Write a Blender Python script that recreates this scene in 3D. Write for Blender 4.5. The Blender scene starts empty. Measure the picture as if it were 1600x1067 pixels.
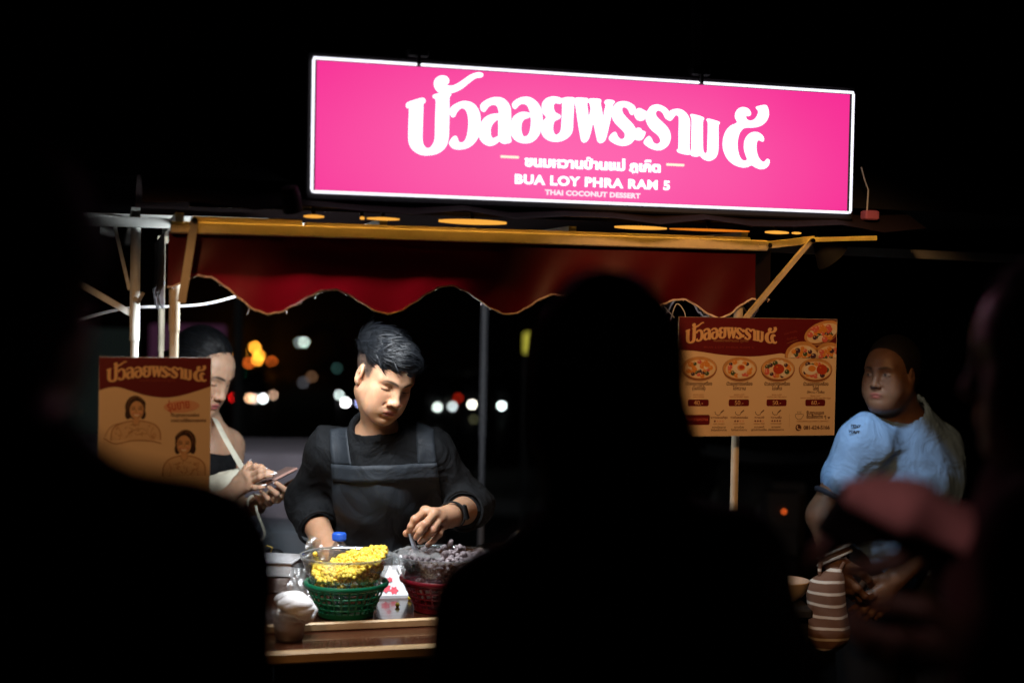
import bpy, math, random
import numpy as np
from mathutils import Vector, Matrix

# ------------------------------------------------------------------ camera, world, light
SC = bpy.context.scene
COL = SC.collection
rng = random.Random(5)
EYE = 1.65
F_PX, CX, CY = 2222.2, 800.0, 533.5
PITCH, ROLL = math.radians(-1.5987), math.radians(1.0858)

cam_data = bpy.data.cameras.new('camera')
cam = bpy.data.objects.new('camera', cam_data)
COL.objects.link(cam)
cam_data.sensor_width = 36.0
cam_data.lens = 50.0
cam_data.clip_start = 0.05
cam_data.clip_end = 400.0
cam_data.dof.use_dof = True
cam_data.dof.focus_distance = 3.46
cam_data.dof.aperture_fstop = 1.4
cam.matrix_world = (Matrix.Translation((0, 0, EYE)) @ Matrix.Rotation(PITCH, 4, 'X')
                    @ Matrix.Rotation(math.pi / 2, 4, 'X') @ Matrix.Rotation(ROLL, 4, 'Z'))
SC.camera = cam

world = bpy.data.worlds.new('World')
SC.world = world
world.use_nodes = True
wn = world.node_tree
wn.nodes.clear()
w_out = wn.nodes.new('ShaderNodeOutputWorld')
w_bg = wn.nodes.new('ShaderNodeBackground')
w_sky = wn.nodes.new('ShaderNodeTexSky')
w_sky.sky_type = 'NISHITA'
w_sky.sun_disc = False
w_sky.sun_elevation = math.radians(-6)
w_sky.sun_rotation = math.radians(200)
w_bg.inputs['Strength'].default_value = 0.004
wn.links.new(w_sky.outputs[0], w_bg.inputs[0])
wn.links.new(w_bg.outputs[0], w_out.inputs[0])

SC.view_settings.view_transform = 'Standard'
SC.view_settings.look = 'None'
SC.view_settings.exposure = 0.0
SC.view_settings.gamma = 1.0
SC.view_settings.use_curve_mapping = False
SC.render.engine = 'CYCLES'
SC.cycles.use_denoising = True
SC.cycles.max_bounces = 8
SC.cycles.transparent_max_bounces = 12
SC.cycles.sample_clamp_indirect = 4.0
SC.cycles.caustics_reflective = False
SC.cycles.caustics_refractive = False

# cart frame: a runs along the front of the cart, b away into it, z up
YAW = 0.27418
UX = Vector((math.cos(YAW), math.sin(YAW), 0))
VX = Vector((-math.sin(YAW), math.cos(YAW), 0))
ORG = Vector((-0.42457, 2.9702, 0))

def L(a, b, z):
    p = ORG + UX * a + VX * b
    return Vector((p.x, p.y, z))

def ray(px, py):
    u0, v0 = px - CX, py - CY
    cr, sr = math.cos(ROLL), math.sin(ROLL)
    u, v = cr * u0 + sr * v0, -sr * u0 + cr * v0
    x, zu = u / F_PX, -v / F_PX
    c, s = math.cos(PITCH), math.sin(PITCH)
    return Vector((x, c - s * zu, s + c * zu))

def at(px, py, Y):
    """the point seen at a photograph pixel, Y metres ahead of the camera"""
    d = ray(px, py)
    d = d * (Y / d.y)
    return Vector((d.x, d.y, d.z + EYE))

def lamp_spot(name, loc, target, power, color, cone, blend, radius):
    d = bpy.data.lights.new(name, 'SPOT')
    d.energy, d.color, d.spot_size, d.spot_blend, d.shadow_soft_size = power, color, cone, blend, radius
    o = bpy.data.objects.new(name, d)
    COL.objects.link(o)
    o.location = loc
    o.rotation_euler = (Vector(target) - Vector(loc)).to_track_quat('-Z', 'Y').to_euler()
    return o

# white LED batten behind the valance, tilted towards the vendor
BATTEN = L(0.06, 0.185, 1.742)
bd = bpy.data.lights.new('batten_light', 'AREA')
bd.shape, bd.size, bd.size_y, bd.energy, bd.color = 'RECTANGLE', 0.52, 0.05, 12.5, (0.90, 0.96, 1.0)
batten_light = bpy.data.objects.new('batten_light', bd)
COL.objects.link(batten_light)
batten_light.location = BATTEN
_n = (VX * 0.75 - Vector((0, 0, 1))).normalized()
batten_light.rotation_euler = Matrix((UX, (-_n).cross(UX), -_n)).transposed().to_euler()
# amber lamp of the market lane, above the crowd and out of the picture
lamp_spot('unseen_spot_light', (-0.72, 1.92, 2.12), (-0.72, 2.95, 1.36), 18.0, (1.0, 0.50, 0.20), math.radians(44), 0.5, 0.05)
lamp_spot('unseen_spot_light', (0.50, 2.05, 2.18), (0.55, 3.28, 1.50), 36.0, (1.0, 0.49, 0.19), math.radians(50), 0.5, 0.05)
CLIP = L(1.30, 0.17, 1.775)
CAN = L(-0.04, -0.02, 1.832)
lamp_spot('can_lamp_light', CAN, L(0.17, 0.30, 0.99), 17.0, (0.95, 0.97, 1.0), math.radians(33), 0.45, 0.02)
lamp_spot('unseen_spot_light', (-0.25, 0.72, 2.25), (0.43, 1.62, 1.36), 9.0, (1.0, 0.60, 0.60), math.radians(11), 0.5, 0.04)  # pinkish spot added to brighten the scarf of the right customer
lamp_spot('clip_lamp_light', CLIP, L(1.60, 0.44, 0.98), 10.5, (0.78, 0.91, 1.0), math.radians(46), 0.15, 0.03)

# ------------------------------------------------------------------ helpers
def tag(o, label=None, cat=None, group=None, kind=None):
    if label: o['label'] = label
    if cat: o['category'] = cat
    if group: o['group'] = group
    if kind: o['kind'] = kind
    return o

def empty(name, loc=(0, 0, 0), rotz=0.0, label=None, cat=None, group=None):
    o = bpy.data.objects.new(name, None)
    o.empty_display_size = 0.05
    COL.objects.link(o)
    o.location = loc
    o.rotation_euler = (0, 0, rotz)
    return tag(o, label, cat, group)

def link(name, me, mats=None, parent=None, smooth=True):
    o = bpy.data.objects.new(name, me)
    COL.objects.link(o)
    if mats is not None:
        for m in (mats if isinstance(mats, (list, tuple)) else [mats]):
            me.materials.append(m)
    if parent is not None: o.parent = parent
    if smooth and len(me.polygons):
        me.polygons.foreach_set('use_smooth', [True] * len(me.polygons))
    return o

def copy_tree(o, parent=None):
    c = o.copy()
    COL.objects.link(c)
    c.parent = parent
    for ch in list(o.children): copy_tree(ch, c)
    return c

class MB:
    """collects verts and faces; build() links them as one mesh object"""
    def __init__(s):
        s.v, s.f, s.m = [], [], []
    def add(s, vs, fs, mi=0):
        n = len(s.v)
        s.v += [tuple(v) for v in vs]
        s.f += [tuple(i + n for i in f) for f in fs]
        s.m += [mi] * len(fs)
        return s
    def box(s, lo, hi, mi=0, bev=0.0):
        (x0, y0, z0), (x1, y1, z1) = lo, hi
        if bev <= 0:
            vs = [(x0,y0,z0),(x1,y0,z0),(x1,y1,z0),(x0,y1,z0),(x0,y0,z1),(x1,y0,z1),(x1,y1,z1),(x0,y1,z1)]
            fs = [(3,2,1,0),(4,5,6,7),(0,1,5,4),(1,2,6,5),(2,3,7,6),(3,0,4,7)]
            return s.add(vs, fs, mi)
        c = bev
        vs, fs = [], []
        for z, ins in ((z0, c), (z0 + c, 0), (z1 - c, 0), (z1, c)):
            k = c + ins
            vs += [(x0+k,y0+ins,z),(x1-k,y0+ins,z),(x1-ins,y0+k,z),(x1-ins,y1-k,z),(x1-k,y1-ins,z),(x0+k,y1-ins,z),(x0+ins,y1-k,z),(x0+ins,y0+k,z)]
        for r in range(3):
            for i in range(8):
                j = (i + 1) % 8
                fs.append((r*8+i, r*8+j, r*8+8+j, r*8+8+i))
        fs.append(tuple(range(7, -1, -1)))
        fs.append(tuple(range(24, 32)))
        return s.add(vs, fs, mi)
    def tube(s, pts, r, n=10, mi=0, cap=True, rr=None, closed=False):
        pts = [Vector(p) for p in pts]
        m = len(pts)
        t0 = (pts[1] - pts[0]).normalized()
        up = Vector((0, 0, 1)) if abs(t0.z) < 0.9 else Vector((1, 0, 0))
        u = t0.cross(up).normalized()
        vs, fs = [], []
        for i, p in enumerate(pts):
            if closed: t = (pts[(i+1) % m] - pts[i-1])
            else: t = pts[min(i+1, m-1)] - pts[max(i-1, 0)]
            t.normalize()
            u = (u - t * u.dot(t)).normalized()
            w = t.cross(u)
            rad = rr[i] if rr else r
            for k in range(n):
                a = 2 * math.pi * k / n
                vs.append(p + (u * math.cos(a) + w * math.sin(a)) * rad)
        for i in range(m if closed else m - 1):
            i2 = (i + 1) % m
            for k in range(n):
                k2 = (k + 1) % n
                fs.append((i*n+k, i*n+k2, i2*n+k2, i2*n+k))
        if cap and not closed:
            fs.append(tuple(range(n-1, -1, -1)))
            fs.append(tuple((m-1)*n + k for k in range(n)))
        return s.add(vs, fs, mi)
    def bar(s, p, q, w, h, mi=0):
        """rectangular bar from p to q, width w across, height h"""
        p, q = Vector(p), Vector(q)
        t = (q - p).normalized()
        up = Vector((0, 0, 1)) if abs(t.z) < 0.95 else Vector((0, 1, 0))
        x = t.cross(up).normalized() * (w / 2)
        z = x.cross(t).normalized() * (h / 2)
        vs = [p-x-z, p+x-z, p+x+z, p-x+z, q-x-z, q+x-z, q+x+z, q-x+z]
        fs = [(0,1,2,3),(7,6,5,4),(0,4,5,1),(1,5,6,2),(2,6,7,3),(3,7,4,0)]
        return s.add(vs, fs, mi)
    def lathe(s, prof, c=(0, 0, 0), n=32, mi=0, cap0=False, cap1=False):
        vs, fs = [], []
        for r, z in prof:
            for k in range(n):
                a = 2 * math.pi * k / n
                vs.append((c[0] + r*math.cos(a), c[1] + r*math.sin(a), c[2] + z))
        for i in range(len(prof) - 1):
            for k in range(n):
                k2 = (k + 1) % n
                fs.append((i*n+k, i*n+k2, (i+1)*n+k2, (i+1)*n+k))
        if cap0: fs.append(tuple(range(n-1, -1, -1)))
        if cap1: fs.append(tuple((len(prof)-1)*n + k for k in range(n)))
        return s.add(vs, fs, mi)
    def ball(s, c, r, n=10, mi=0, sq=(1, 1, 1)):
        m = max(4, n // 2)
        vs, fs = [], []
        for i in range(m + 1):
            th = math.pi * i / m
            for k in range(n):
                a = 2 * math.pi * k / n
                vs.append((c[0] + r*sq[0]*math.sin(th)*math.cos(a), c[1] + r*sq[1]*math.sin(th)*math.sin(a), c[2] - r*sq[2]*math.cos(th)))
        for i in range(m):
            for k in range(n):
                k2 = (k + 1) % n
                fs.append((i*n+k, i*n+k2, (i+1)*n+k2, (i+1)*n+k))
        return s.add(vs, fs, mi)
    def mesh(s, name):
        me = bpy.data.meshes.new(name)
        me.from_pydata(s.v, [], s.f)
        me.polygons.foreach_set('material_index', s.m)
        me.update()
        return me
    def build(s, name, mats, parent=None, smooth=False):
        return link(name, s.mesh(name), mats, parent, smooth)

def auto_smooth(o, deg=40):
    me = o.data
    me.polygons.foreach_set('use_smooth', [True] * len(me.polygons))
    me.set_sharp_from_angle(angle=math.radians(deg))
    return o

def mat(name, col, rough=0.5, metal=0.0, var=0.0, vscale=8.0, bump=0.0, bscale=60.0, wrinkle=0.0, wscale=14.0, spec=0.5, sss=0.0, coat=0.0, alpha=1.0, trans=0.0, ior=1.45, rvar=0.0, attr=None, stretch=None):
    m = bpy.data.materials.new(name)
    m.use_nodes = True
    nt = m.node_tree
    b = nt.nodes['Principled BSDF']
    b.inputs['Base Color'].default_value = (*col, 1)
    b.inputs['Roughness'].default_value = rough
    b.inputs['Metallic'].default_value = metal
    b.inputs['Specular IOR Level'].default_value = spec
    b.inputs['IOR'].default_value = ior
    b.inputs['Transmission Weight'].default_value = trans
    b.inputs['Coat Weight'].default_value = coat
    if sss:
        b.inputs['Subsurface Weight'].default_value = sss
        b.inputs['Subsurface Radius'].default_value = (0.012, 0.004, 0.002)
        b.inputs['Subsurface Scale'].default_value = 1.0
    tc = nt.nodes.new('ShaderNodeTexCoord')
    vec = tc.outputs['Object']
    if stretch:
        mp = nt.nodes.new('ShaderNodeMapping')
        mp.inputs['Scale'].default_value = stretch
        nt.links.new(vec, mp.inputs[0])
        vec = mp.outputs[0]
    src = None
    if attr:
        an = nt.nodes.new('ShaderNodeAttribute')
        an.attribute_name = attr
        src = an.outputs['Color']
        nt.links.new(src, b.inputs['Base Color'])
    if var > 0:
        nz = nt.nodes.new('ShaderNodeTexNoise')
        nz.inputs['Scale'].default_value = vscale
        nz.inputs['Detail'].default_value = 5
        nt.links.new(vec, nz.inputs['Vector'])
        mr = nt.nodes.new('ShaderNodeMapRange')
        mr.inputs['From Min'].default_value = 0.3
        mr.inputs['From Max'].default_value = 0.7
        mr.inputs['To Min'].default_value = 1 - var
        mr.inputs['To Max'].default_value = 1 + var
        nt.links.new(nz.outputs['Fac'], mr.inputs['Value'])
        mx = nt.nodes.new('ShaderNodeMix')
        mx.data_type = 'RGBA'
        mx.blend_type = 'MULTIPLY'
        mx.inputs['Factor'].default_value = 1
        mx.inputs['A'].default_value = (*col, 1)
        if src: nt.links.new(src, mx.inputs['A'])
        nt.links.new(mr.outputs[0], mx.inputs['B'])
        nt.links.new(mx.outputs['Result'], b.inputs['Base Color'])
        if rvar > 0:
            m2 = nt.nodes.new('ShaderNodeMapRange')
            m2.inputs['From Min'].default_value = 0.3
            m2.inputs['From Max'].default_value = 0.7
            m2.inputs['To Min'].default_value = max(0.02, rough - rvar)
            m2.inputs['To Max'].default_value = min(1, rough + rvar)
            nt.links.new(nz.outputs['Fac'], m2.inputs['Value'])
            nt.links.new(m2.outputs[0], b.inputs['Roughness'])
    if bump > 0:
        bz = nt.nodes.new('ShaderNodeTexNoise')
        bz.inputs['Scale'].default_value = bscale
        bz.inputs['Detail'].default_value = 4
        nt.links.new(vec, bz.inputs['Vector'])
        bn = nt.nodes.new('ShaderNodeBump')
        bn.inputs['Strength'].default_value = bump
        bn.inputs['Distance'].default_value = 0.004
        nt.links.new(bz.outputs['Fac'], bn.inputs['Height'])
        nt.links.new(bn.outputs[0], b.inputs['Normal'])
        if wrinkle > 0:
            wz = nt.nodes.new('ShaderNodeTexNoise')
            wz.inputs['Scale'].default_value = wscale
            wz.inputs['Detail'].default_value = 3
            wz.inputs['Distortion'].default_value = 1.2
            w2 = nt.nodes.new('ShaderNodeBump')
            w2.inputs['Strength'].default_value = wrinkle
            w2.inputs['Distance'].default_value = 0.03
            nt.links.new(vec, wz.inputs['Vector'])
            nt.links.new(wz.outputs['Fac'], w2.inputs['Height'])
            nt.links.new(w2.outputs[0], bn.inputs['Normal'])
    return m

def glow(name, col, strength):
    m = bpy.data.materials.new(name)
    m.use_nodes = True
    nt = m.node_tree
    nt.nodes.clear()
    o = nt.nodes.new('ShaderNodeOutputMaterial')
    e = nt.nodes.new('ShaderNodeEmission')
    e.inputs[0].default_value = (*col, 1)
    e.inputs[1].default_value = strength
    nt.links.new(e.outputs[0], o.inputs[0])
    return m

def smooth_loop(pts, sub=4, closed=True, sharp=50):
    """Catmull-Rom through the points; corners sharper than `sharp` degrees stay corners"""
    P = np.array(pts, float)
    n = len(P)
    out = []
    for i in range(n if closed else n - 1):
        p0, p1, p2, p3 = P[(i-1) % n], P[i], P[(i+1) % n], P[(i+2) % n]
        if not closed:
            if i == 0: p0 = 2*p1 - p2
            if i == n - 2: p3 = 2*p2 - p1
        for k in range(sub):
            t = k / sub
            out.append(tuple(0.5*((2*p1) + (p2-p0)*t + (2*p0-5*p1+4*p2-p3)*t*t + (3*p1-p0-3*p2+p3)*t**3)))
    if not closed: out.append(tuple(P[-1]))
    return out

def flat_shape(splines, thick):
    """outlines (with holes) in the x-z plane filled and given a thickness; front faces -y"""
    cu = bpy.data.curves.new('outline', 'CURVE')
    cu.dimensions = '2D'
    cu.fill_mode = 'BOTH'
    cu.extrude = thick / 2
    for sp in splines:
        s = cu.splines.new('POLY')
        s.points.add(len(sp) - 1)
        for p, q in zip(s.points, sp): p.co = (q[0], q[1], 0, 1)
        s.use_cyclic_u = True
    o = bpy.data.objects.new('outline', cu)
    me = bpy.data.meshes.new_from_object(o)
    bpy.data.objects.remove(o)
    bpy.data.curves.remove(cu)
    return turn_up(me)

def turn_up(me):
    co = np.empty(len(me.vertices) * 3, np.float32)
    me.vertices.foreach_get('co', co)
    co = co.reshape(-1, 3)
    me.vertices.foreach_set('co', np.stack([co[:, 0], -co[:, 2], co[:, 1]], 1).ravel())
    me.update()
    return me

def text_mesh(body, size, weight=0.0, align='CENTER', thick=0.0006, space=1.0, width=None):
    cu = bpy.data.curves.new('lettering', 'FONT')
    cu.body = body
    cu.size = size
    cu.align_x = align
    cu.extrude = thick / 2
    cu.offset = weight
    cu.space_character = space
    cu.resolution_u = 3
    o = bpy.data.objects.new('lettering', cu)
    COL.objects.link(o)
    dg = bpy.context.evaluated_depsgraph_get()
    me = bpy.data.meshes.new_from_object(o.evaluated_get(dg))
    bpy.data.objects.remove(o)
    bpy.data.curves.remove(cu)
    turn_up(me)
    if width and len(me.vertices):
        co = np.empty(len(me.vertices) * 3, np.float32)
        me.vertices.foreach_get('co', co)
        co = co.reshape(-1, 3)
        co[:, 0] *= width / max(1e-6, co[:, 0].max() - co[:, 0].min())
        me.vertices.foreach_set('co', co.ravel())
        me.update()
    return me

def lettering(parent, body, x, z, size, m, y=-0.002, weight=0.0, align='CENTER', space=1.0, width=None, thick=0.0006, name='lettering'):
    o = link(name, text_mesh(body, size, weight, align, thick, space, width), m, parent, smooth=False)
    o.location = (x, y, z)
    return o

def disc(mb, cx, cz, rx, rz, y, n=24, mi=0, rot=0.0, clip=None):
    vs = []
    for k in range(n):
        a = 2 * math.pi * k / n
        x, z = rx * math.cos(a), rz * math.sin(a)
        p = [cx + x*math.cos(rot) - z*math.sin(rot), cz + x*math.sin(rot) + z*math.cos(rot)]
        if clip:
            p[0] = min(max(p[0], clip[0]), clip[2]); p[1] = min(max(p[1], clip[1]), clip[3])
        vs.append((p[0], y, p[1]))
    return mb.add(vs, [tuple(range(n))], mi)

def strip(mb, pts, w, y, mi=0):
    """flat printed line through (x, z) points"""
    vs, fs = [], []
    for i, (x, z) in enumerate(pts):
        x0, z0 = pts[max(i-1, 0)]; x1, z1 = pts[min(i+1, len(pts)-1)]
        l = math.hypot(x1-x0, z1-z0) or 1
        nx, nz = -(z1-z0)/l*w/2, (x1-x0)/l*w/2
        vs += [(x+nx, y, z+nz), (x-nx, y, z-nz)]
    for i in range(len(pts)-1): fs.append((2*i, 2*i+1, 2*i+3, 2*i+2))
    return mb.add(vs, fs, mi)

# ------------------------------------------------------------------ materials
M = {}
M['black_metal'] = mat('black_metal', (0.012, 0.012, 0.013), 0.5)
M['cream_paint'] = mat('cream_paint', (0.62, 0.55, 0.42), 0.42, var=0.12, vscale=14, bump=0.15)
M['white_paint'] = mat('white_paint', (0.66, 0.68, 0.64), 0.4, var=0.08, vscale=20, bump=0.1)
M['grey_paint'] = mat('grey_paint', (0.09, 0.09, 0.10), 0.5, var=0.1)
M['roof_cloth'] = mat('roof_cloth', (0.016, 0.006, 0.007), 0.85, var=0.25, vscale=5)
M['tent_cloth'] = mat('tent_cloth', (0.008, 0.008, 0.008), 0.85, var=0.2, vscale=3)
M['fray'] = mat('fray', (0.82, 0.68, 0.66), 0.9, var=0.3, vscale=90)
M['chrome'] = mat('chrome', (0.62, 0.63, 0.65), 0.22, metal=1.0, var=0.1, vscale=12)
M['cable'] = mat('cable', (0.75, 0.75, 0.77), 0.45)
M['dark_cable'] = mat('dark_cable', (0.02, 0.02, 0.02), 0.5)
M['asphalt'] = mat('asphalt', (0.045, 0.045, 0.047), 0.85, var=0.3, vscale=6, bump=0.4, bscale=150)
M['dark_wood'] = mat('dark_wood', (0.055, 0.018, 0.009), 0.16, var=0.35, vscale=5, bump=0.05, bscale=40, stretch=(1, 9, 9), rvar=0.06, coat=0.3)
M['pale_trim'] = mat('pale_trim', (0.62, 0.42, 0.22), 0.4, var=0.15, vscale=9, stretch=(1, 6, 6))
M['panel_red'] = mat('panel_red', (0.09, 0.008, 0.012), 0.45, var=0.2)
M['rubber'] = mat('rubber', (0.008, 0.008, 0.008), 0.8)

def cloth_translucent(name, col, amount):
    m = mat(name, col, 0.42, var=0.22, vscale=5, bump=0.12, bscale=35, spec=0.35)
    nt = m.node_tree
    b = nt.nodes['Principled BSDF']
    o = nt.nodes['Material Output']
    t = nt.nodes.new('ShaderNodeBsdfTranslucent')
    t.inputs[0].default_value = (col[0] * 1.7, col[1] * 0.8, col[2] * 0.8, 1)
    mx = nt.nodes.new('ShaderNodeMixShader')
    mx.inputs[0].default_value = amount
    nt.links.new(b.outputs[0], mx.inputs[1])
    nt.links.new(t.outputs[0], mx.inputs[2])
    nt.links.new(mx.outputs[0], o.inputs[0])
    return m
M['valance'] = cloth_translucent('valance', (0.095, 0.002, 0.006), 0.10)

def backlit_panel():
    """acrylic face over fluorescent tubes: a little brighter where the tubes sit"""
    m = bpy.data.materials.new('backlit_pink')
    m.use_nodes = True
    nt = m.node_tree
    nt.nodes.clear()
    o = nt.nodes.new('ShaderNodeOutputMaterial')
    e = nt.nodes.new('ShaderNodeEmission')
    tc = nt.nodes.new('ShaderNodeTexCoord')
    mp = nt.nodes.new('ShaderNodeMapping')
    mp.inputs['Location'].default_value = (-0.56 * 1.05, 0, 0.185 * 2.6)
    mp.inputs['Scale'].default_value = (1.05, 0, 2.6)
    ln = nt.nodes.new('ShaderNodeVectorMath'); ln.operation = 'LENGTH'
    cr = nt.nodes.new('ShaderNodeValToRGB')
    cr.color_ramp.elements[0].position = 0.05
    cr.color_ramp.elements[0].color = (1.0, 0.140, 0.445, 1)
    cr.color_ramp.elements[1].position = 1.0
    cr.color_ramp.elements[1].color = (0.93, 0.026, 0.305, 1)
    cr.color_ramp.interpolation = 'EASE'
    nz = nt.nodes.new('ShaderNodeTexNoise'); nz.inputs['Scale'].default_value = 2.5
    ad = nt.nodes.new('ShaderNodeMath'); ad.operation = 'MULTIPLY_ADD'
    ad.inputs[1].default_value = 0.16
    nt.links.new(tc.outputs['Object'], mp.inputs[0])
    nt.links.new(tc.outputs['Object'], nz.inputs[0])
    nt.links.new(mp.outputs[0], ln.inputs[0])
    nt.links.new(nz.outputs['Fac'], ad.inputs[0])
    nt.links.new(ln.outputs['Value'], ad.inputs[2])
    nt.links.new(ad.outputs[0], cr.inputs[0])
    nt.links.new(cr.outputs[0], e.inputs[0])
    e.inputs[1].default_value = 1.0
    nt.links.new(e.outputs[0], o.inputs[0])
    return m
M['pink_face'] = backlit_panel()
M['letter_light'] = glow('letter_light', (1.0, 0.97, 1.0), 1.7)
M['letter_warm'] = glow('letter_warm', (1.0, 0.86, 0.66), 1.15)
M['letter_dim'] = glow('letter_dim', (1.0, 0.80, 0.88), 1.1)
M['edge_light'] = glow('edge_light', (0.90, 0.90, 1.0), 1.5)
M['amber_glint'] = glow('amber_glint', (1.0, 0.42, 0.06), 1.05)
M['amber_beam_fill'] = glow('amber_beam_fill', (1.0, 0.46, 0.06), 18.0)  # emission of the unseen strip added to brighten the beam
M['bulb_soft'] = glow('bulb_soft', (0.9, 0.96, 1.0), 3.0)
M['amber_glint_low'] = glow('amber_glint_low', (1.0, 0.24, 0.015), 0.75)
M['bulb'] = glow('bulb', (0.9, 0.96, 1.0), 12.0)

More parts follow.
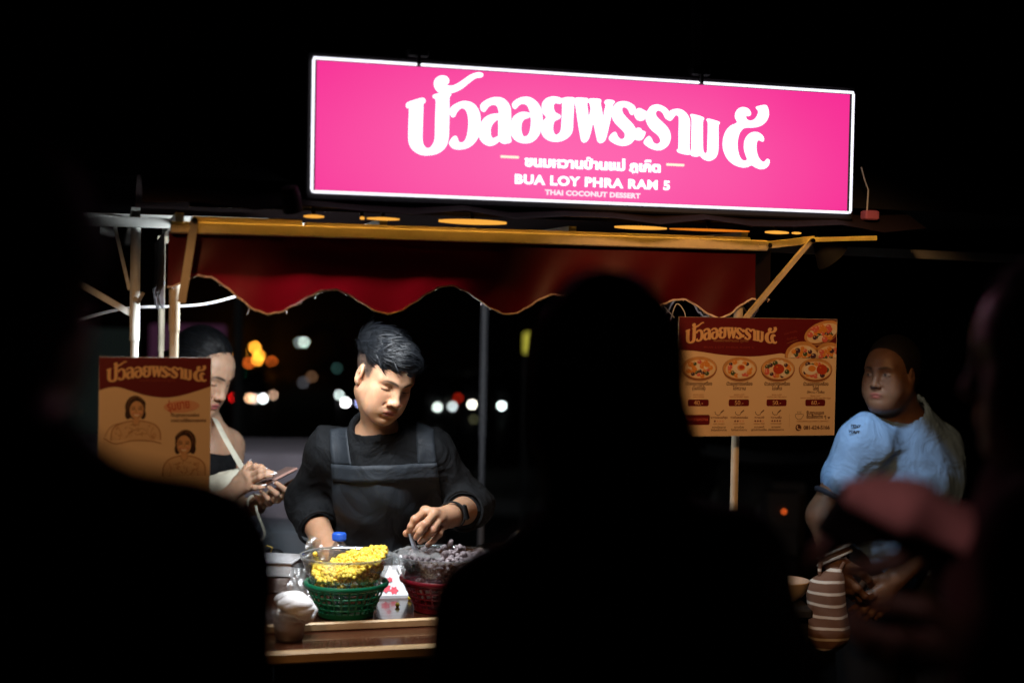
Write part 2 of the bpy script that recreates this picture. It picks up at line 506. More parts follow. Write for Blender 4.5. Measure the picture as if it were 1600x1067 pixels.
LOGO = [
  [[(1978,-915),(2016,-847),(2160,-788),(2335,-734),(2390,-769),(2391,-826),(2352,-860),(2350,-1028),(2343,-1409),(2347,-1638),(2388,-1750),(2461,-1795),(2538,-1753),(2601,-1645),(2618,-1510),(2619,-1128),(2623,-765),(2565,-721),(2568,-658),(2704,-616),(2920,-590),(2951,-642),(2916,-701),(2920,-997),(2919,-1380),(2909,-1572),(2853,-1747),(2707,-1879),(2512,-1939),(2317,-1935),(2159,-1856),(2076,-1746),(2044,-1596),(2044,-1235),(2047,-969),(2008,-971)]],
  [[(2675,-594),(2609,-528),(2576,-434),(2592,-338),(2669,-263),(2776,-237),(2865,-264),(2902,-329),(2887,-397),(2848,-428),(2937,-447),(3055,-406),(3211,-301),(3368,-186),(3506,-129),(3616,-128),(3650,-169),(3617,-219),(3488,-251),(3351,-350),(3195,-484),(3038,-570),(2901,-602),(2763,-608)]],
  [[(2989,-1108),(2944,-1053),(2933,-958),(2975,-879),(3102,-796),(3239,-750),(3399,-770),(3520,-859),(3592,-999),(3611,-1172),(3605,-1345),(3568,-1501),(3475,-1641),(3337,-1744),(3160,-1787),(3021,-1768),(2936,-1686),(2943,-1619),(3016,-1519),(3075,-1503),(3112,-1553),(3137,-1619),(3187,-1639),(3255,-1613),(3309,-1514),(3340,-1359),(3346,-1166),(3320,-1014),(3273,-930),(3203,-901),(3134,-938),(3076,-1018),(3044,-1086)]],
  [[(3669,-954),(3623,-927),(3602,-848),(3620,-789),(3724,-703),(3859,-644),(3980,-627),(4102,-645),(4195,-713),(4258,-805),(4283,-920),(4283,-1169),(4286,-1462),(4306,-1527),(4288,-1579),(4197,-1610),(4106,-1610),(4041,-1569),(3969,-1624),(3894,-1664),(3803,-1676),(3712,-1644),(3635,-1582),(3588,-1482),(3588,-1336),(3628,-1189),(3701,-1083),(3806,-1016),(3911,-984),(4010,-973),(4004,-892),(3977,-827),(3923,-794),(3862,-797),(3787,-838),(3728,-914),(3699,-949)],[(4005,-1118),(3945,-1140),(3878,-1212),(3842,-1294),(3837,-1382),(3852,-1469),(3884,-1508),(3921,-1506),(3981,-1470),(4011,-1447)]],
  [[(4373,-857),(4327,-823),(4310,-758),(4347,-697),(4453,-625),(4575,-585),(4698,-587),(4806,-635),(4900,-718),(4965,-832),(4995,-970),(4998,-1103),(4973,-1251),(4929,-1386),(4839,-1501),(4733,-1565),(4595,-1584),(4456,-1557),(4355,-1488),(4292,-1389),(4274,-1258),(4295,-1125),(4354,-1019),(4444,-948),(4550,-910),(4658,-915),(4720,-926),(4690,-840),(4655,-775),(4601,-742),(4532,-738),(4463,-771),(4419,-825)],[(4734,-1014),(4661,-1040),(4592,-1065),(4547,-1119),(4523,-1216),(4525,-1304),(4548,-1391),(4584,-1440),(4630,-1438),(4683,-1398),(4727,-1293),(4740,-1146)]],
  [[(5432,-570),(5517,-543),(5658,-532),(5720,-546),(5714,-621),(5710,-769),(5699,-1022),(5695,-1215),(5659,-1335),(5567,-1429),(5444,-1494),(5304,-1518),(5164,-1500),(5054,-1439),(4991,-1354),(4970,-1237),(4993,-1103),(5084,-1002),(5005,-911),(4979,-809),(4993,-690),(5068,-598),(5175,-550),(5284,-538),(5370,-554)],[(5442,-651),(5403,-685),(5349,-685),(5279,-682),(5249,-728),(5251,-809),(5283,-874),(5330,-905),(5393,-927),(5410,-978),(5379,-1016),(5318,-1045),(5264,-1089),(5243,-1179),(5249,-1282),(5277,-1347),(5317,-1370),(5370,-1342),(5416,-1281),(5434,-1169),(5440,-961),(5444,-784)]],
  [[(5731,-557),(5764,-536),(5880,-529),(6013,-533),(6043,-563),(6080,-537),(6196,-530),(6313,-536),(6339,-577),(6329,-633),(6360,-773),(6397,-921),(6419,-786),(6450,-658),(6419,-620),(6431,-561),(6498,-537),(6615,-546),(6658,-583),(6617,-633),(6603,-760),(6558,-1000),(6482,-1335),(6434,-1448),(6351,-1497),(6283,-1464),(6248,-1363),(6166,-1075),(6112,-1275),(6057,-1435),(5975,-1502),(5908,-1474),(5882,-1397),(5826,-1132),(5760,-759),(5729,-627)],[(6023,-622),(6056,-625),(6079,-663),(6101,-756),(6086,-851),(6055,-924),(6035,-807),(6016,-682)]],
  [[(7086,-837),(7027,-824),(6982,-740),(6922,-687),(6854,-686),(6825,-732),(6849,-810),(6944,-916),(7082,-1036),(7153,-1143),(7172,-1254),(7141,-1366),(7058,-1466),(6941,-1522),(6806,-1529),(6670,-1492),(6568,-1434),(6536,-1380),(6565,-1315),(6639,-1248),(6698,-1246),(6742,-1330),(6802,-1383),(6870,-1380),(6911,-1314),(6892,-1236),(6797,-1145),(6677,-1041),(6607,-934),(6584,-809),(6619,-696),(6701,-597),(6818,-555),(6953,-559),(7073,-608),(7138,-668),(7135,-763)]],
  [[(7120,-819),(7143,-731),(7236,-681),(7330,-713),(7381,-737),(7416,-748),(7401,-828),(7377,-901),(7335,-946),(7250,-959),(7165,-920)],[(7136,-1160),(7211,-1116),(7280,-1129),(7315,-1175),(7375,-1188),(7393,-1227),(7361,-1308),(7311,-1374),(7243,-1393),(7167,-1381),(7115,-1352),(7130,-1256)]],
  [[(7984,-921),(7867,-878),(7802,-774),(7727,-714),(7654,-718),(7624,-784),(7668,-869),(7807,-979),(7925,-1090),(7987,-1224),(7984,-1361),(7923,-1482),(7799,-1570),(7674,-1591),(7527,-1559),(7400,-1487),(7357,-1431),(7397,-1351),(7468,-1289),(7521,-1315),(7586,-1420),(7660,-1455),(7733,-1422),(7752,-1353),(7687,-1258),(7538,-1149),(7442,-1037),(7391,-903),(7415,-766),(7495,-635),(7609,-584),(7734,-589),(7862,-644),(7944,-727),(7963,-824)]],
  [[(7984,-921),(7940,-855),(7944,-727),(8031,-670),(8157,-647),(8284,-680),(8392,-772),(8449,-906),(8449,-1162),(8453,-1515),(8493,-1592),(8467,-1648),(8329,-1649),(8169,-1607),(8157,-1549),(8188,-1508),(8184,-1175),(8183,-861),(8150,-795),(8097,-797),(8046,-859)]],
  [[(8468,-807),(8456,-759),(8519,-749),(8712,-784),(8787,-829),(8761,-900),(8764,-1166),(8776,-1480),(8799,-1578),(8843,-1605),(8880,-1554),(8884,-1298),(8882,-923),(8846,-866),(8873,-829),(9012,-847),(9153,-885),(9165,-928),(9140,-979),(9147,-1245),(9147,-1522),(9108,-1662),(9013,-1746),(8907,-1770),(8788,-1736),(8712,-1671),(8627,-1690),(8521,-1679),(8477,-1632),(8496,-1553),(8492,-1218),(8491,-884)]],
  [[(9595,-876),(9544,-770),(9556,-650),(9630,-557),(9748,-521),(9868,-554),(9931,-640),(9905,-711),(9808,-726),(9842,-794),(9919,-819),(10016,-784),(10090,-691),(10109,-590),(10053,-524),(10084,-486),(10280,-442),(10347,-508),(10377,-626),(10353,-747),(10269,-861),(10140,-937),(9988,-969),(9792,-985),(9707,-1049),(9645,-1161),(9617,-1341),(9637,-1519),(9690,-1656),(9768,-1722),(9865,-1697),(9807,-1551),(9777,-1413),(9799,-1253),(9883,-1129),(10012,-1067),(10143,-1081),(10244,-1151),(10268,-1230),(10236,-1275),(10126,-1247),(10085,-1359),(10100,-1517),(10158,-1654),(10259,-1734),(10324,-1697),(10355,-1661),(10417,-1682),(10413,-1773),(10339,-1866),(10208,-1902),(10076,-1867),(9977,-1822),(9880,-1866),(9750,-1882),(9576,-1840),(9422,-1747),(9310,-1594),(9259,-1418),(9269,-1239),(9330,-1078),(9445,-953)]]]

# ------------------------------------------------------------------ ground
g = MB().add([(-200, -60, 0), (200, -60, 0), (200, 320, 0), (-200, 320, 0)], [(0, 1, 2, 3)]).build('ground', M['asphalt'])
tag(g, kind='structure')

# ------------------------------------------------------------------ illuminated sign
SZ = 2.1517
sign = empty('light_box_sign', L(0, 0, SZ), YAW, 'long pink light box sign with white Thai lettering above the food cart', 'sign')
W_, H_ = 1.25, 0.2847
MB().box((-0.012, 0.006, -H_ - 0.014), (W_ + 0.012, 0.085, 0.012), bev=0.004).build('casing', M['black_metal'], sign)
MB().add([(0.008, 0, -H_ + 0.008), (W_ - 0.008, 0, -H_ + 0.008), (W_ - 0.008, 0, -0.008), (0.008, 0, -0.008)], [(0, 1, 2, 3)]).build('face_panel', M['pink_face'], sign)
e = 0.0031
def edge(p, q):
    n = 7
    pts = [Vector(p).lerp(Vector(q), i / (n - 1)) for i in range(n)]
    rr = [e * 0.45] + [e] * (n - 2) + [e * 0.45]
    pts[1] = Vector(p).lerp(Vector(q), 0.006); pts[-2] = Vector(p).lerp(Vector(q), 0.994)
    auto_smooth(MB().tube(pts, e, 10, rr=rr).build('edge_light', M['edge_light'], sign), 60)
g1, g2 = 0.2225, 0.868
edge((0, -0.004, -0.004), (g1 - 0.003, -0.004, -0.004))
edge((g1 + 0.003, -0.004, -0.004), (g2 - 0.003, -0.004, -0.004))
edge((g2 + 0.003, -0.004, -0.004), (W_, -0.004, -0.004))
edge((0.001, -0.004, -0.006), (0.001, -0.004, -H_ + 0.006))
edge((W_ - 0.001, -0.004, -0.006), (W_ - 0.001, -0.004, -H_ + 0.006))
edge((0, -0.004, -H_ + 0.004), (W_, -0.004, -H_ + 0.004))
for gx in (g1, g2):
    MB().box((gx - 0.022, -0.008, 0.012), (gx + 0.022, 0.04, 0.030), bev=0.003).box((gx - 0.003, -0.012, -0.008), (gx + 0.003, -0.003, 0.016)).build('clamp', M['black_metal'], sign)
MB().bar((g2, 0.03, 0.0), (g2 + 0.004, 0.03, 0.35), 0.02, 0.02).build('hanger_post', M['black_metal'], sign)

def logo_meshes(k, thick=0.0012):
    out = []
    for g_ in LOGO:
        sp = []
        for s_ in g_:
            P = [(p[0] / 10000, p[1] / 10000) for p in s_]
            sp.append(smooth_loop(P, 3))
        out.append(flat_shape([[(x * k, z * k) for x, z in s_] for s_ in sp], thick))
    return out
for i, me in enumerate(logo_meshes(1.0)):
    o = link('letter', me, M['letter_light'], sign, smooth=False)
    o.location = (0, -0.0012 - 0.0004 * (i % 2), 0)
lettering(sign, 'ขนมหวานบ้านแม่ ภูเก็ต', 0.6196, -0.207, 0.0285, M['letter_light'], weight=0.0016, width=0.316)
lettering(sign, 'BUA LOY PHRA RAM 5', 0.6198, -0.2455, 0.0275, M['letter_light'], weight=0.0012, width=0.360, space=1.1)
lettering(sign, 'THAI COCONUT DESSERT', 0.6195, -0.2672, 0.0150, M['letter_dim'], weight=0.0007, width=0.222, space=1.05)
for x0, x1 in ((0.4074, 0.4476), (0.7908, 0.8323)):
    auto_smooth(MB().tube([(x0, -0.002, -0.1895), (x1, -0.002, -0.1895)], 0.0028, 8).build('dash', M['letter_warm'], sign))

# glints of warm light under the sign box, built as glowing tubes
tubes = empty('amber_glint_rail', L(0, 0.05, 1.8225), YAW, 'row of amber glints built as glowing tubes close beneath the pink sign', 'lamp')
MB().box((-0.02, 0.008, 0.020), (1.22, 0.022, 0.034)).build('rail', M['black_metal'], tubes)
for x0, x1, r, m_ in ((-0.008, 0.035, 0.0052, 'amber_glint'), (0.112, 0.122, 0.005, 'amber_glint'), (0.127, 0.198, 0.0050, 'amber_glint'), (0.285, 0.437, 0.0085, 'amber_glint'),
                      (0.690, 0.815, 0.0062, 'amber_glint'), (0.822, 1.02, 0.0042, 'amber_glint_low'), (1.06, 1.12, 0.0055, 'amber_glint'), (1.128, 1.152, 0.004, 'amber_glint')):
    n = 9
    pts = [(x0 + (x1 - x0) * i / (n - 1), 0, 0) for i in range(n)]
    rr = [max(0.0010, 0.72 * r * math.sin(math.pi * (0.06 + 0.88 * i / (n - 1))) ** 0.5) for i in range(n)]
    auto_smooth(MB().tube(pts, r, 10, rr=rr).build('tube', M[m_], tubes), 60)
    MB().bar(((x0 + x1) / 2, 0.006, 0.004), ((x0 + x1) / 2, 0.012, 0.022), 0.008, 0.004).build('clip', M['black_metal'], tubes)

led = empty('added_amber_strip', L(-0.24, 0.088, 1.846), YAW, 'unseen amber strip added behind the sign to brighten the cart beam', 'lamp')  # unseen strip added to brighten the beam; its channel blocks the rest
MB().box((0, -0.006, -0.010), (1.66, -0.003, 0.010)).box((0, -0.003, 0.007), (1.66, 0.014, 0.010)).box((0, 0.011, -0.004), (1.66, 0.014, 0.007)).box((-0.003, -0.006, -0.010), (0, 0.014, 0.010)).box((1.66, -0.006, -0.010), (1.663, 0.014, 0.010)).build('channel', M['black_metal'], led)
MB().add([(0.005, 0.000, 0.0055), (1.655, 0.000, 0.0055), (1.655, 0.009, 0.0055), (0.005, 0.009, 0.0055)], [(0, 1, 2, 3)]).build('diffuser', M['amber_beam_fill'], led)

# ------------------------------------------------------------------ food cart
cart = empty('food_cart', L(0, 0, 0), YAW, 'dessert cart with dark red scalloped valance, cream frame and dark wooden counter', 'food cart')
B0 = 0.12
def post(x, y, z0, z1, sleeve, r=0.0115):
    mb = MB().tube([(x, y, z0), (x, y, sleeve)], r * 0.84, 14).tube([(x, y, sleeve), (x, y, z1)], r, 14)
    return auto_smooth(mb.build('post', M['cream_paint'], cart), 50)
post(-0.268, B0 + 0.032, 0.60, 1.79, 1.575)
post(1.045, B0 + 0.034, 0.60, 1.79, 1.56)
post(-0.268, 0.98, 0.60, 1.79, 1.5, r=0.009)
post(1.09, 0.98, 0.60, 1.79, 1.5, r=0.009)
mb = MB().box((-0.28, B0 - 0.016, 1.781), (1.095, B0 + 0.004, 1.806), bev=0.002)
auto_smooth(mb.build('front_beam', M['cream_paint'], cart), 30)
mb = MB().box((-0.235, B0 + 0.006, 1.802), (0.0, B0 + 0.022, 1.820), bev=0.002).box((0.004, B0 + 0.006, 1.802), (1.06, B0 + 0.020, 1.814), bev=0.002)
auto_smooth(mb.build('upper_rail', M['cream_paint'], cart), 30)
MB().bar((-0.231, B0 - 0.03, 1.812), (-0.256, B0 - 0.028, 1.635), 0.017, 0.010).build('strut', M['cream_paint'], cart)
MB().bar((1.205, B0 - 0.02, 1.811), (1.035, B0 - 0.010, 1.612), 0.016, 0.010).build('strut', M['cream_paint'], cart)
MB().bar((1.07, B0 - 0.012, 1.792), (1.215, B0 - 0.012, 1.812), 0.012, 0.017).bar((1.20, B0 - 0.006, 1.811), (1.385, B0 - 0.006, 1.821), 0.010, 0.011).build('beam_tip', M['cream_paint'], cart)
mb = MB()
for p in ((1.205, B0 - 0.03, 1.808), (1.095, B0 - 0.026, 1.794), (-0.231, B0 - 0.038, 1.806)):
    mb.tube([p, (p[0], p[1] + 0.012, p[2])], 0.006, 8)
mb.build('bolt', M['chrome'], cart)
# roof, rafters
mb = MB()
N = 16
vs, fs = [], []
for j in range(N + 1):
    for i in range(N + 1):
        a = -0.34 + 1.78 * i / N
        b = -0.02 + 1.16 * j / N
        z = 1.835 + 0.12 * math.sin(math.pi * j / N) ** 0.8 + 0.008 * math.sin(i * 2.4)
        vs.append((a, b, z))
for j in range(N):
    for i in range(N): fs.append((j*(N+1)+i, j*(N+1)+i+1, (j+1)*(N+1)+i+1, (j+1)*(N+1)+i))
mb.add(vs, fs)
o = mb.build('roof_cloth', M['roof_cloth'], cart, smooth=True)
for a in (-0.26, 0.18, 0.62, 1.05):
    MB().box((a - 0.009, B0 + 0.02, 1.808), (a + 0.009, 1.0, 1.826)).build('rafter', M['white_paint'], cart)
MB().box((-0.28, 0.985, 1.79), (1.10, 1.005, 1.81)).build('rear_beam', M['cream_paint'], cart)

def interp_scallop(pts, a):
    for (x0, z0), (x1, z1) in zip(pts, pts[1:]):
        if a <= x1:
            t = (a - x0) / (x1 - x0)
            return z0 + (z1 - z0) * (0.5 - 0.5 * math.cos(math.pi * t))
    return pts[-1][1]
SCAL = [(-0.283, 1.668), (-0.214, 1.694), (-0.071, 1.615), (0.067, 1.670), (0.188, 1.619), (0.331, 1.684), (0.466, 1.622), (0.579, 1.669),
        (0.735, 1.618), (0.893, 1.664), (0.985, 1.622), (1.075, 1.668)]
def valance(pts, fn, seed):
    r_ = random.Random(seed)
    n, mrow = 150, 10
    vs, fs, edge_pts = [], [], []
    x0, x1 = pts[0][0], pts[-1][0]
    for i in range(n + 1):
        x = x0 + (x1 - x0) * i / n
        zb = interp_scallop(pts, x) + 0.0012 * math.sin(x * 190) + r_.uniform(-0.0006, 0.0006)
        for j in range(mrow + 1):
            t = j / mrow
            z = 1.786 + (zb - 1.786) * t
            w = t * (0.006 * math.sin(x * 21 + 1.0) + 0.004 * math.sin(x * 47 + t * 3))
            vs.append(fn(x, w, z))
        edge_pts.append(fn(x, w, zb - 0.0006))
    for i in range(n):
        for j in range(mrow):
            k = i * (mrow + 1) + j
            fs.append((k, k + mrow + 1, k + mrow + 2, k + 1))
    o = MB().add(vs, fs).build('valance', M['valance'], cart, smooth=True)
    mb = MB().tube(edge_pts, 0.0024, 6)
    for p in edge_pts:
        for _ in range(2):
            d = Vector((r_.uniform(-0.004, 0.004), r_.uniform(-0.002, 0.002), r_.uniform(-0.0055, 0.001)))
            mb.tube([p, Vector(p) + d], 0.0005, 3, cap=False)
    for _ in range(9):
        p = Vector(r_.choice(edge_pts))
        mb.tube([p, p + Vector((r_.uniform(-.006, .006), 0, -r_.uniform(.006, .014)))], 0.0006, 3)
    mb.build('frayed_edge', M['fray'], o)
    return o
valance(SCAL, lambda x, w, z: (x, B0 + 0.010 + w, z), 1)
SIDE = [(0.13, 1.668), (0.22, 1.625), (0.36, 1.68), (0.50, 1.62), (0.66, 1.68), (0.82, 1.62), (0.97, 1.67)]
valance(SIDE, lambda x, w, z: (-0.290 + w, x, z), 2).data.materials[0] = M['roof_cloth']  # side valances get darker cloth, their shade put into the colour
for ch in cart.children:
    if ch.name == 'valance.001': ch.children[0].data.materials[0] = M['grey_paint']  # fray darkened to grey so this side does not look lit
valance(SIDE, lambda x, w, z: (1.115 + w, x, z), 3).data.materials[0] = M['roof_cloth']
# counter
auto_smooth(MB().box((-0.36, 0.245, 0.885), (1.12, 0.98, 0.908), bev=0.003).build('countertop', M['dark_wood'], cart), 30)
auto_smooth(MB().box((-0.36, 0.068, 0.872), (1.12, 0.243, 0.893), bev=0.003).build('front_ledge', M['dark_wood'], cart), 30)
auto_smooth(MB().box((-0.36, 0.231, 0.8935), (1.12, 0.2445, 0.913), bev=0.003).build('edge_trim', M['pale_trim'], cart), 30)
auto_smooth(MB().box((-0.365, 0.045, 0.868), (1.125, 0.067, 0.897), bev=0.006).build('edge_trim', M['pale_trim'], cart), 30)
for k in range(5):
    a0 = -0.33 + k * 0.286
    auto_smooth(MB().box((a0, 0.13, 0.30), (a0 + 0.280, 0.15, 0.868), bev=0.004).build('panel', M['panel_red'], cart), 30)
for a_ in (-0.345, 1.095):
    MB().box((a_ - 0.012, 0.14, 0.30), (a_ + 0.012, 0.95, 0.868)).build('side_panel', M['panel_red'], cart)
MB().box((-0.33, 0.155, 0.27), (1.08, 0.95, 0.295)).build('shelf', M['dark_wood'], cart)
for a_ in (-0.40, 1.16):
    wh = auto_smooth(MB().tube([(a_ - 0.02, 0.55, 0.30), (a_ + 0.02, 0.55, 0.30)], 0.27, 28).build('wheel', M['chrome'], cart))
    ring = [(a_, 0.55 + 0.285 * math.cos(t * math.pi / 16), 0.30 + 0.285 * math.sin(t * math.pi / 16)) for t in range(32)]
    auto_smooth(MB().tube(ring, 0.015, 8, closed=True).build('tyre', M['rubber'], wh))
for a_ in (-0.30, 1.05):
    MB().box((a_ - 0.015, 0.16, 0), (a_ + 0.015, 0.19, 0.27)).build('leg', M['black_metal'], cart)

# LED batten behind the valance
bat = empty('led_batten', BATTEN, YAW, 'white LED batten fixed under the canopy, hidden behind the red valance', 'lamp')
bat.rotation_euler = batten_light.rotation_euler
MB().box((-0.28, -0.022, 0.004), (0.28, 0.022, 0.022), bev=0.004).build('housing', M['white_paint'], bat)
MB().box((0.281, -0.024, -0.055), (0.284, 0.035, 0.022)).box((-0.284, -0.024, -0.05), (-0.281, 0.030, 0.022)).build('light_baffle', M['rubber'], bat)  # plates added to keep the batten's light off the right customer's face
MB().add([(-0.26, -0.015, 0.002), (0.26, -0.015, 0.002), (0.26, 0.015, 0.002), (-0.26, 0.015, 0.002)], [(3, 2, 1, 0)]).build('diffuser', M['bulb_soft'], bat)
can = empty('can_lamp', CAN, YAW, 'small dark can spotlight under the left end of the sign, aimed at the bowls', 'lamp')
k_ = auto_smooth(MB().lathe([(0.001, 0.05), (0.016, 0.048), (0.02, 0.03), (0.021, -0.004), (0.019, -0.004), (0.017, 0.03)], n=20).build('can', M['rubber'], can), 50)
k_.rotation_euler = (math.radians(20), math.radians(-12), 0)
MB().box((-0.004, -0.004, 0.03), (0.004, 0.004, 0.05)).build('bracket', M['rubber'], can)
clip = empty('clip_lamp', CLIP, YAW, 'small clip lamp under the right end of the canopy, aimed at the right', 'lamp')
sh = auto_smooth(MB().lathe([(0.008, 0.06), (0.018, 0.055), (0.03, 0.03), (0.045, 0.0), (0.043, 0.0), (0.028, 0.028), (0.012, 0.05)], n=24).build('shade', M['rubber'], clip), 50)
sh.rotation_euler = (0, math.radians(-45), 0)
MB().ball((-0.022, 0, 0.022), 0.014, 14).build('glass_bulb', M['bulb_soft'], clip, True)
MB().tube([(-0.045, 0, 0.04), (-0.05, 0, 0.07), (-0.045, 0, 0.085)], 0.004, 8).box((-0.06, -0.01, 0.08), (-0.03, 0.01, 0.10)).build('clamp', M['black_metal'], clip)

# ------------------------------------------------------------------ neighbouring tent frame
tent = empty('market_tent', L(-0.347, 0.34, 0), YAW, 'white pole tent frame standing just behind the left side of the cart', 'tent')
def tpole(x, y, z1, sl, r, m_='white_paint'):
    auto_smooth(MB().tube([(x, y, 0), (x, y, sl)], r * 0.82, 14).tube([(x, y, sl), (x, y, z1)], r, 14).build('pole', M[m_], tent), 50)
tpole(0, 0, 1.80, 1.546, 0.0115)
gp = at(754, 680, 4.7) - L(-0.347, 0.34, 0)
ga, gb = gp.dot(UX), gp.dot(VX)
tpole(ga, gb, 1.95, 1.2, 0.0135, 'grey_paint')
MB().bar((-0.005, 0, 1.605), (-0.15, -0.02, 1.69), 0.010, 0.014).build('brace', M['white_paint'], tent)
MB().bar((-0.012, 0.004, 1.66), (-0.045, 0.004, 1.80), 0.008, 0.012).build('brace', M['white_paint'], tent)
mb = MB().tube([(0.0, -0.016, 1.636), (0.0, -0.028, 1.640)], 0.006, 8).bar((0.004, -0.024, 1.63), (0.018, -0.026, 1.655), 0.004, 0.008)
mb.build('wing_nut', M['chrome'], tent)
for (p, q, w, h) in (((-0.42, 0.0, 1.812), (0.42, 0.0, 1.812), 0.02, 0.022), ((-0.42, 0.26, 1.828), (0.30, 0.26, 1.828), 0.02, 0.02), ((0.0, 0.02, 1.836), (0.0, 1.9, 1.836), 0.02, 0.022),
                     ((-0.3, 0.02, 1.836), (-0.05, 1.2, 1.836), 0.016, 0.022), ((0.42, 0.0, 1.812), (2.4, 0.0, 1.79), 0.02, 0.022), ((-0.2, 0.55, 1.85), (0.35, 0.55, 1.85), 0.016, 0.02), ((-0.42, -0.02, 1.852), (-0.42, 1.9, 1.852), 0.02, 0.022)):
    MB().bar(p, q, w, h).build('rail', M['white_paint'], tent)
mb = MB()
vs = [(-0.9, -0.3, 1.90), (2.6, -0.3, 1.88), (2.6, 2.2, 1.95), (-0.9, 2.2, 1.95), (0.8, 0.9, 2.5)]
mb.add(vs, [(0, 1, 4), (1, 2, 4), (2, 3, 4), (3, 0, 4)])
mb.build('roof_cloth', M['tent_cloth'], tent)
for p, q in (((-0.42, -0.012, 1.80), (0.0, -0.012, 1.80)),):
    vs, fs = [], []
    n = 60
    for i in range(n + 1):
        x = -0.5 + 0.42 * i / n
        zb = 1.725 + 0.012 * math.cos(i * 0.42)
        vs += [(x, 0.30, 1.83), (x, 0.31 + 0.006 * math.sin(i * .6), zb)]
    for i in range(n): fs.append((2*i, 2*i+1, 2*i+3, 2*i+2))
    MB().add(vs, fs).build('skirt', M['tent_cloth'], tent)

TL = L(-0.80, 0.50, 1.60)
tl = empty('tent_lamp', TL, 0, 'bare white bulb hanging in the tent at far left', 'lamp')
auto_smooth(MB().ball((0, 0, 0), 0.022, 14).build('glass_bulb', glow('tent_bulb', (0.93, 1.0, 0.93), 9.0), tl))
MB().tube([(0, 0, 0.02), (0, 0, 0.05)], 0.012, 10).tube([(0, 0, 0.05), (0.003, 0, 0.12), (0, 0, 0.21)], 0.003, 8).build('cord', M['dark_cable'], tl)
cb = empty('power_cable', at(150, 492, 3.55), 0, 'white power cable sagging behind the orange cart post', 'cable')
pts = [at(x, y, 3.50) - cb.location for x, y in ((60, 520), (150, 492), (205, 481), (270, 479), (320, 475), (368, 463), (420, 445))]
pts = smooth_loop([tuple(p) for p in pts], 5, closed=False)
auto_smooth(MB().tube(pts, 0.0042, 8).build('cable_run', M['cable'], cb), 60)
cw = empty('loose_wire', L(0.85, 0.14, 1.64), YAW, 'thin pale wires looped below the valance beside the menu board', 'wire')
for pp in ([(-.05, 0, .028), (-.02, 0, -.005), (0.02, 0, 0.03), (.05, 0, .045)], [(-.03, 0.01, .05), (.0, .01, .01), (.03, .01, -.02)], [(.015, 0, -.03), (.03, 0, .012), (.05, 0, -.005), (.055, 0, -.03)]):
    auto_smooth(MB().tube(smooth_loop(pp, 4, closed=False), 0.0014, 6).build('wire_strand', M['cable'], cw), 60)

# bracket on a pink box at the right end of the sign
br = empty('lamp_bracket', L(1.305, 0.03, 1.866), YAW, 'thin bent bracket on a small pink box right of the sign', 'bracket')
MB().box((-0.004, -0.014, -0.008), (0.032, 0.014, 0.014), bev=0.003).build('bracket_box', mat('bracket_pink', (0.55, 0.16, 0.26), 0.5), br)
MB().tube([(0.006, 0, 0.014), (0.008, 0, 0.062), (-0.002, 0, 0.085), (-0.012, 0, 0.115)], 0.0018, 8).build('bracket_arm', M['white_paint'], br)

# ------------------------------------------------------------------ printed boards
P_RED = mat('print_red', (0.13, 0.006, 0.012), 0.45, var=0.06)
P_CREAM = mat('print_cream', (0.80, 0.62, 0.42), 0.5, var=0.05, vscale=4)
P_DARK = mat('print_dark', (0.10, 0.035, 0.02), 0.5)
P_GOLD = mat('print_gold', (0.80, 0.52, 0.27), 0.5)
P_BOWL = mat('print_bowl', (0.62, 0.33, 0.12), 0.5, var=0.15, vscale=40)
P_MILK = mat('print_milk', (0.82, 0.66, 0.45), 0.5)
P_ORANGE = mat('print_orange', (0.75, 0.30, 0.05), 0.5)
P_GREEN = mat('print_green', (0.06, 0.10, 0.045), 0.5)
P_PURPLE = mat('print_purple', (0.075, 0.03, 0.06), 0.5)
P_PINK = mat('print_pink', (0.72, 0.16, 0.13), 0.5)
P_YOLK = mat('print_yolk', (0.50, 0.06, 0.02), 0.5)
P_WHITE = mat('print_white', (0.85, 0.78, 0.68), 0.5)
P_SKIN = mat('print_skin', (0.66, 0.40, 0.22), 0.5)
P_HAIR = mat('print_hair', (0.035, 0.014, 0.010), 0.5)
P_SHADE = mat('print_tan', (0.42, 0.22, 0.10), 0.5)
P_BLOUSE = mat('print_blouse', (0.70, 0.50, 0.31), 0.5)
P_TONE = mat('print_tone', (0.52, 0.29, 0.15), 0.5)
P_BLUSH = mat('print_blush', (0.74, 0.40, 0.25), 0.5)
M['board_edge'] = mat('board_edge', (0.72, 0.70, 0.68), 0.5)

def header(parent, w, wave, name='header_band'):
    pts = [(0.0, -0.0005)] + [(x, z) for x, z in wave] + [(w, -0.0005)]
    link(name, flat_shape([pts], 0.0004), P_RED, parent, smooth=False).location = (0, -0.0004, 0)

def logo_row(parent, x_left, z_top, width):
    k = width / 0.8439
    for i, me in enumerate(logo_meshes(k, 0.0005)):
        o = link('letter', me, P_GOLD, parent, smooth=False)
        o.location = (x_left - 0.1978 * k, -0.0010 - 0.0001 * (i % 2), z_top + 0.0128 * k)

def rrect(x0, z0, x1, z1, r, n=5):
    pts = []
    for cx_, cz_, a0 in ((x1-r, z1-r, 0), (x0+r, z1-r, 90), (x0+r, z0+r, 180), (x1-r, z0+r, 270)):
        for i in range(n + 1):
            a = math.radians(a0 + 90*i/n)
            pts.append((cx_ + r*math.cos(a), cz_ + r*math.sin(a)))
    return pts

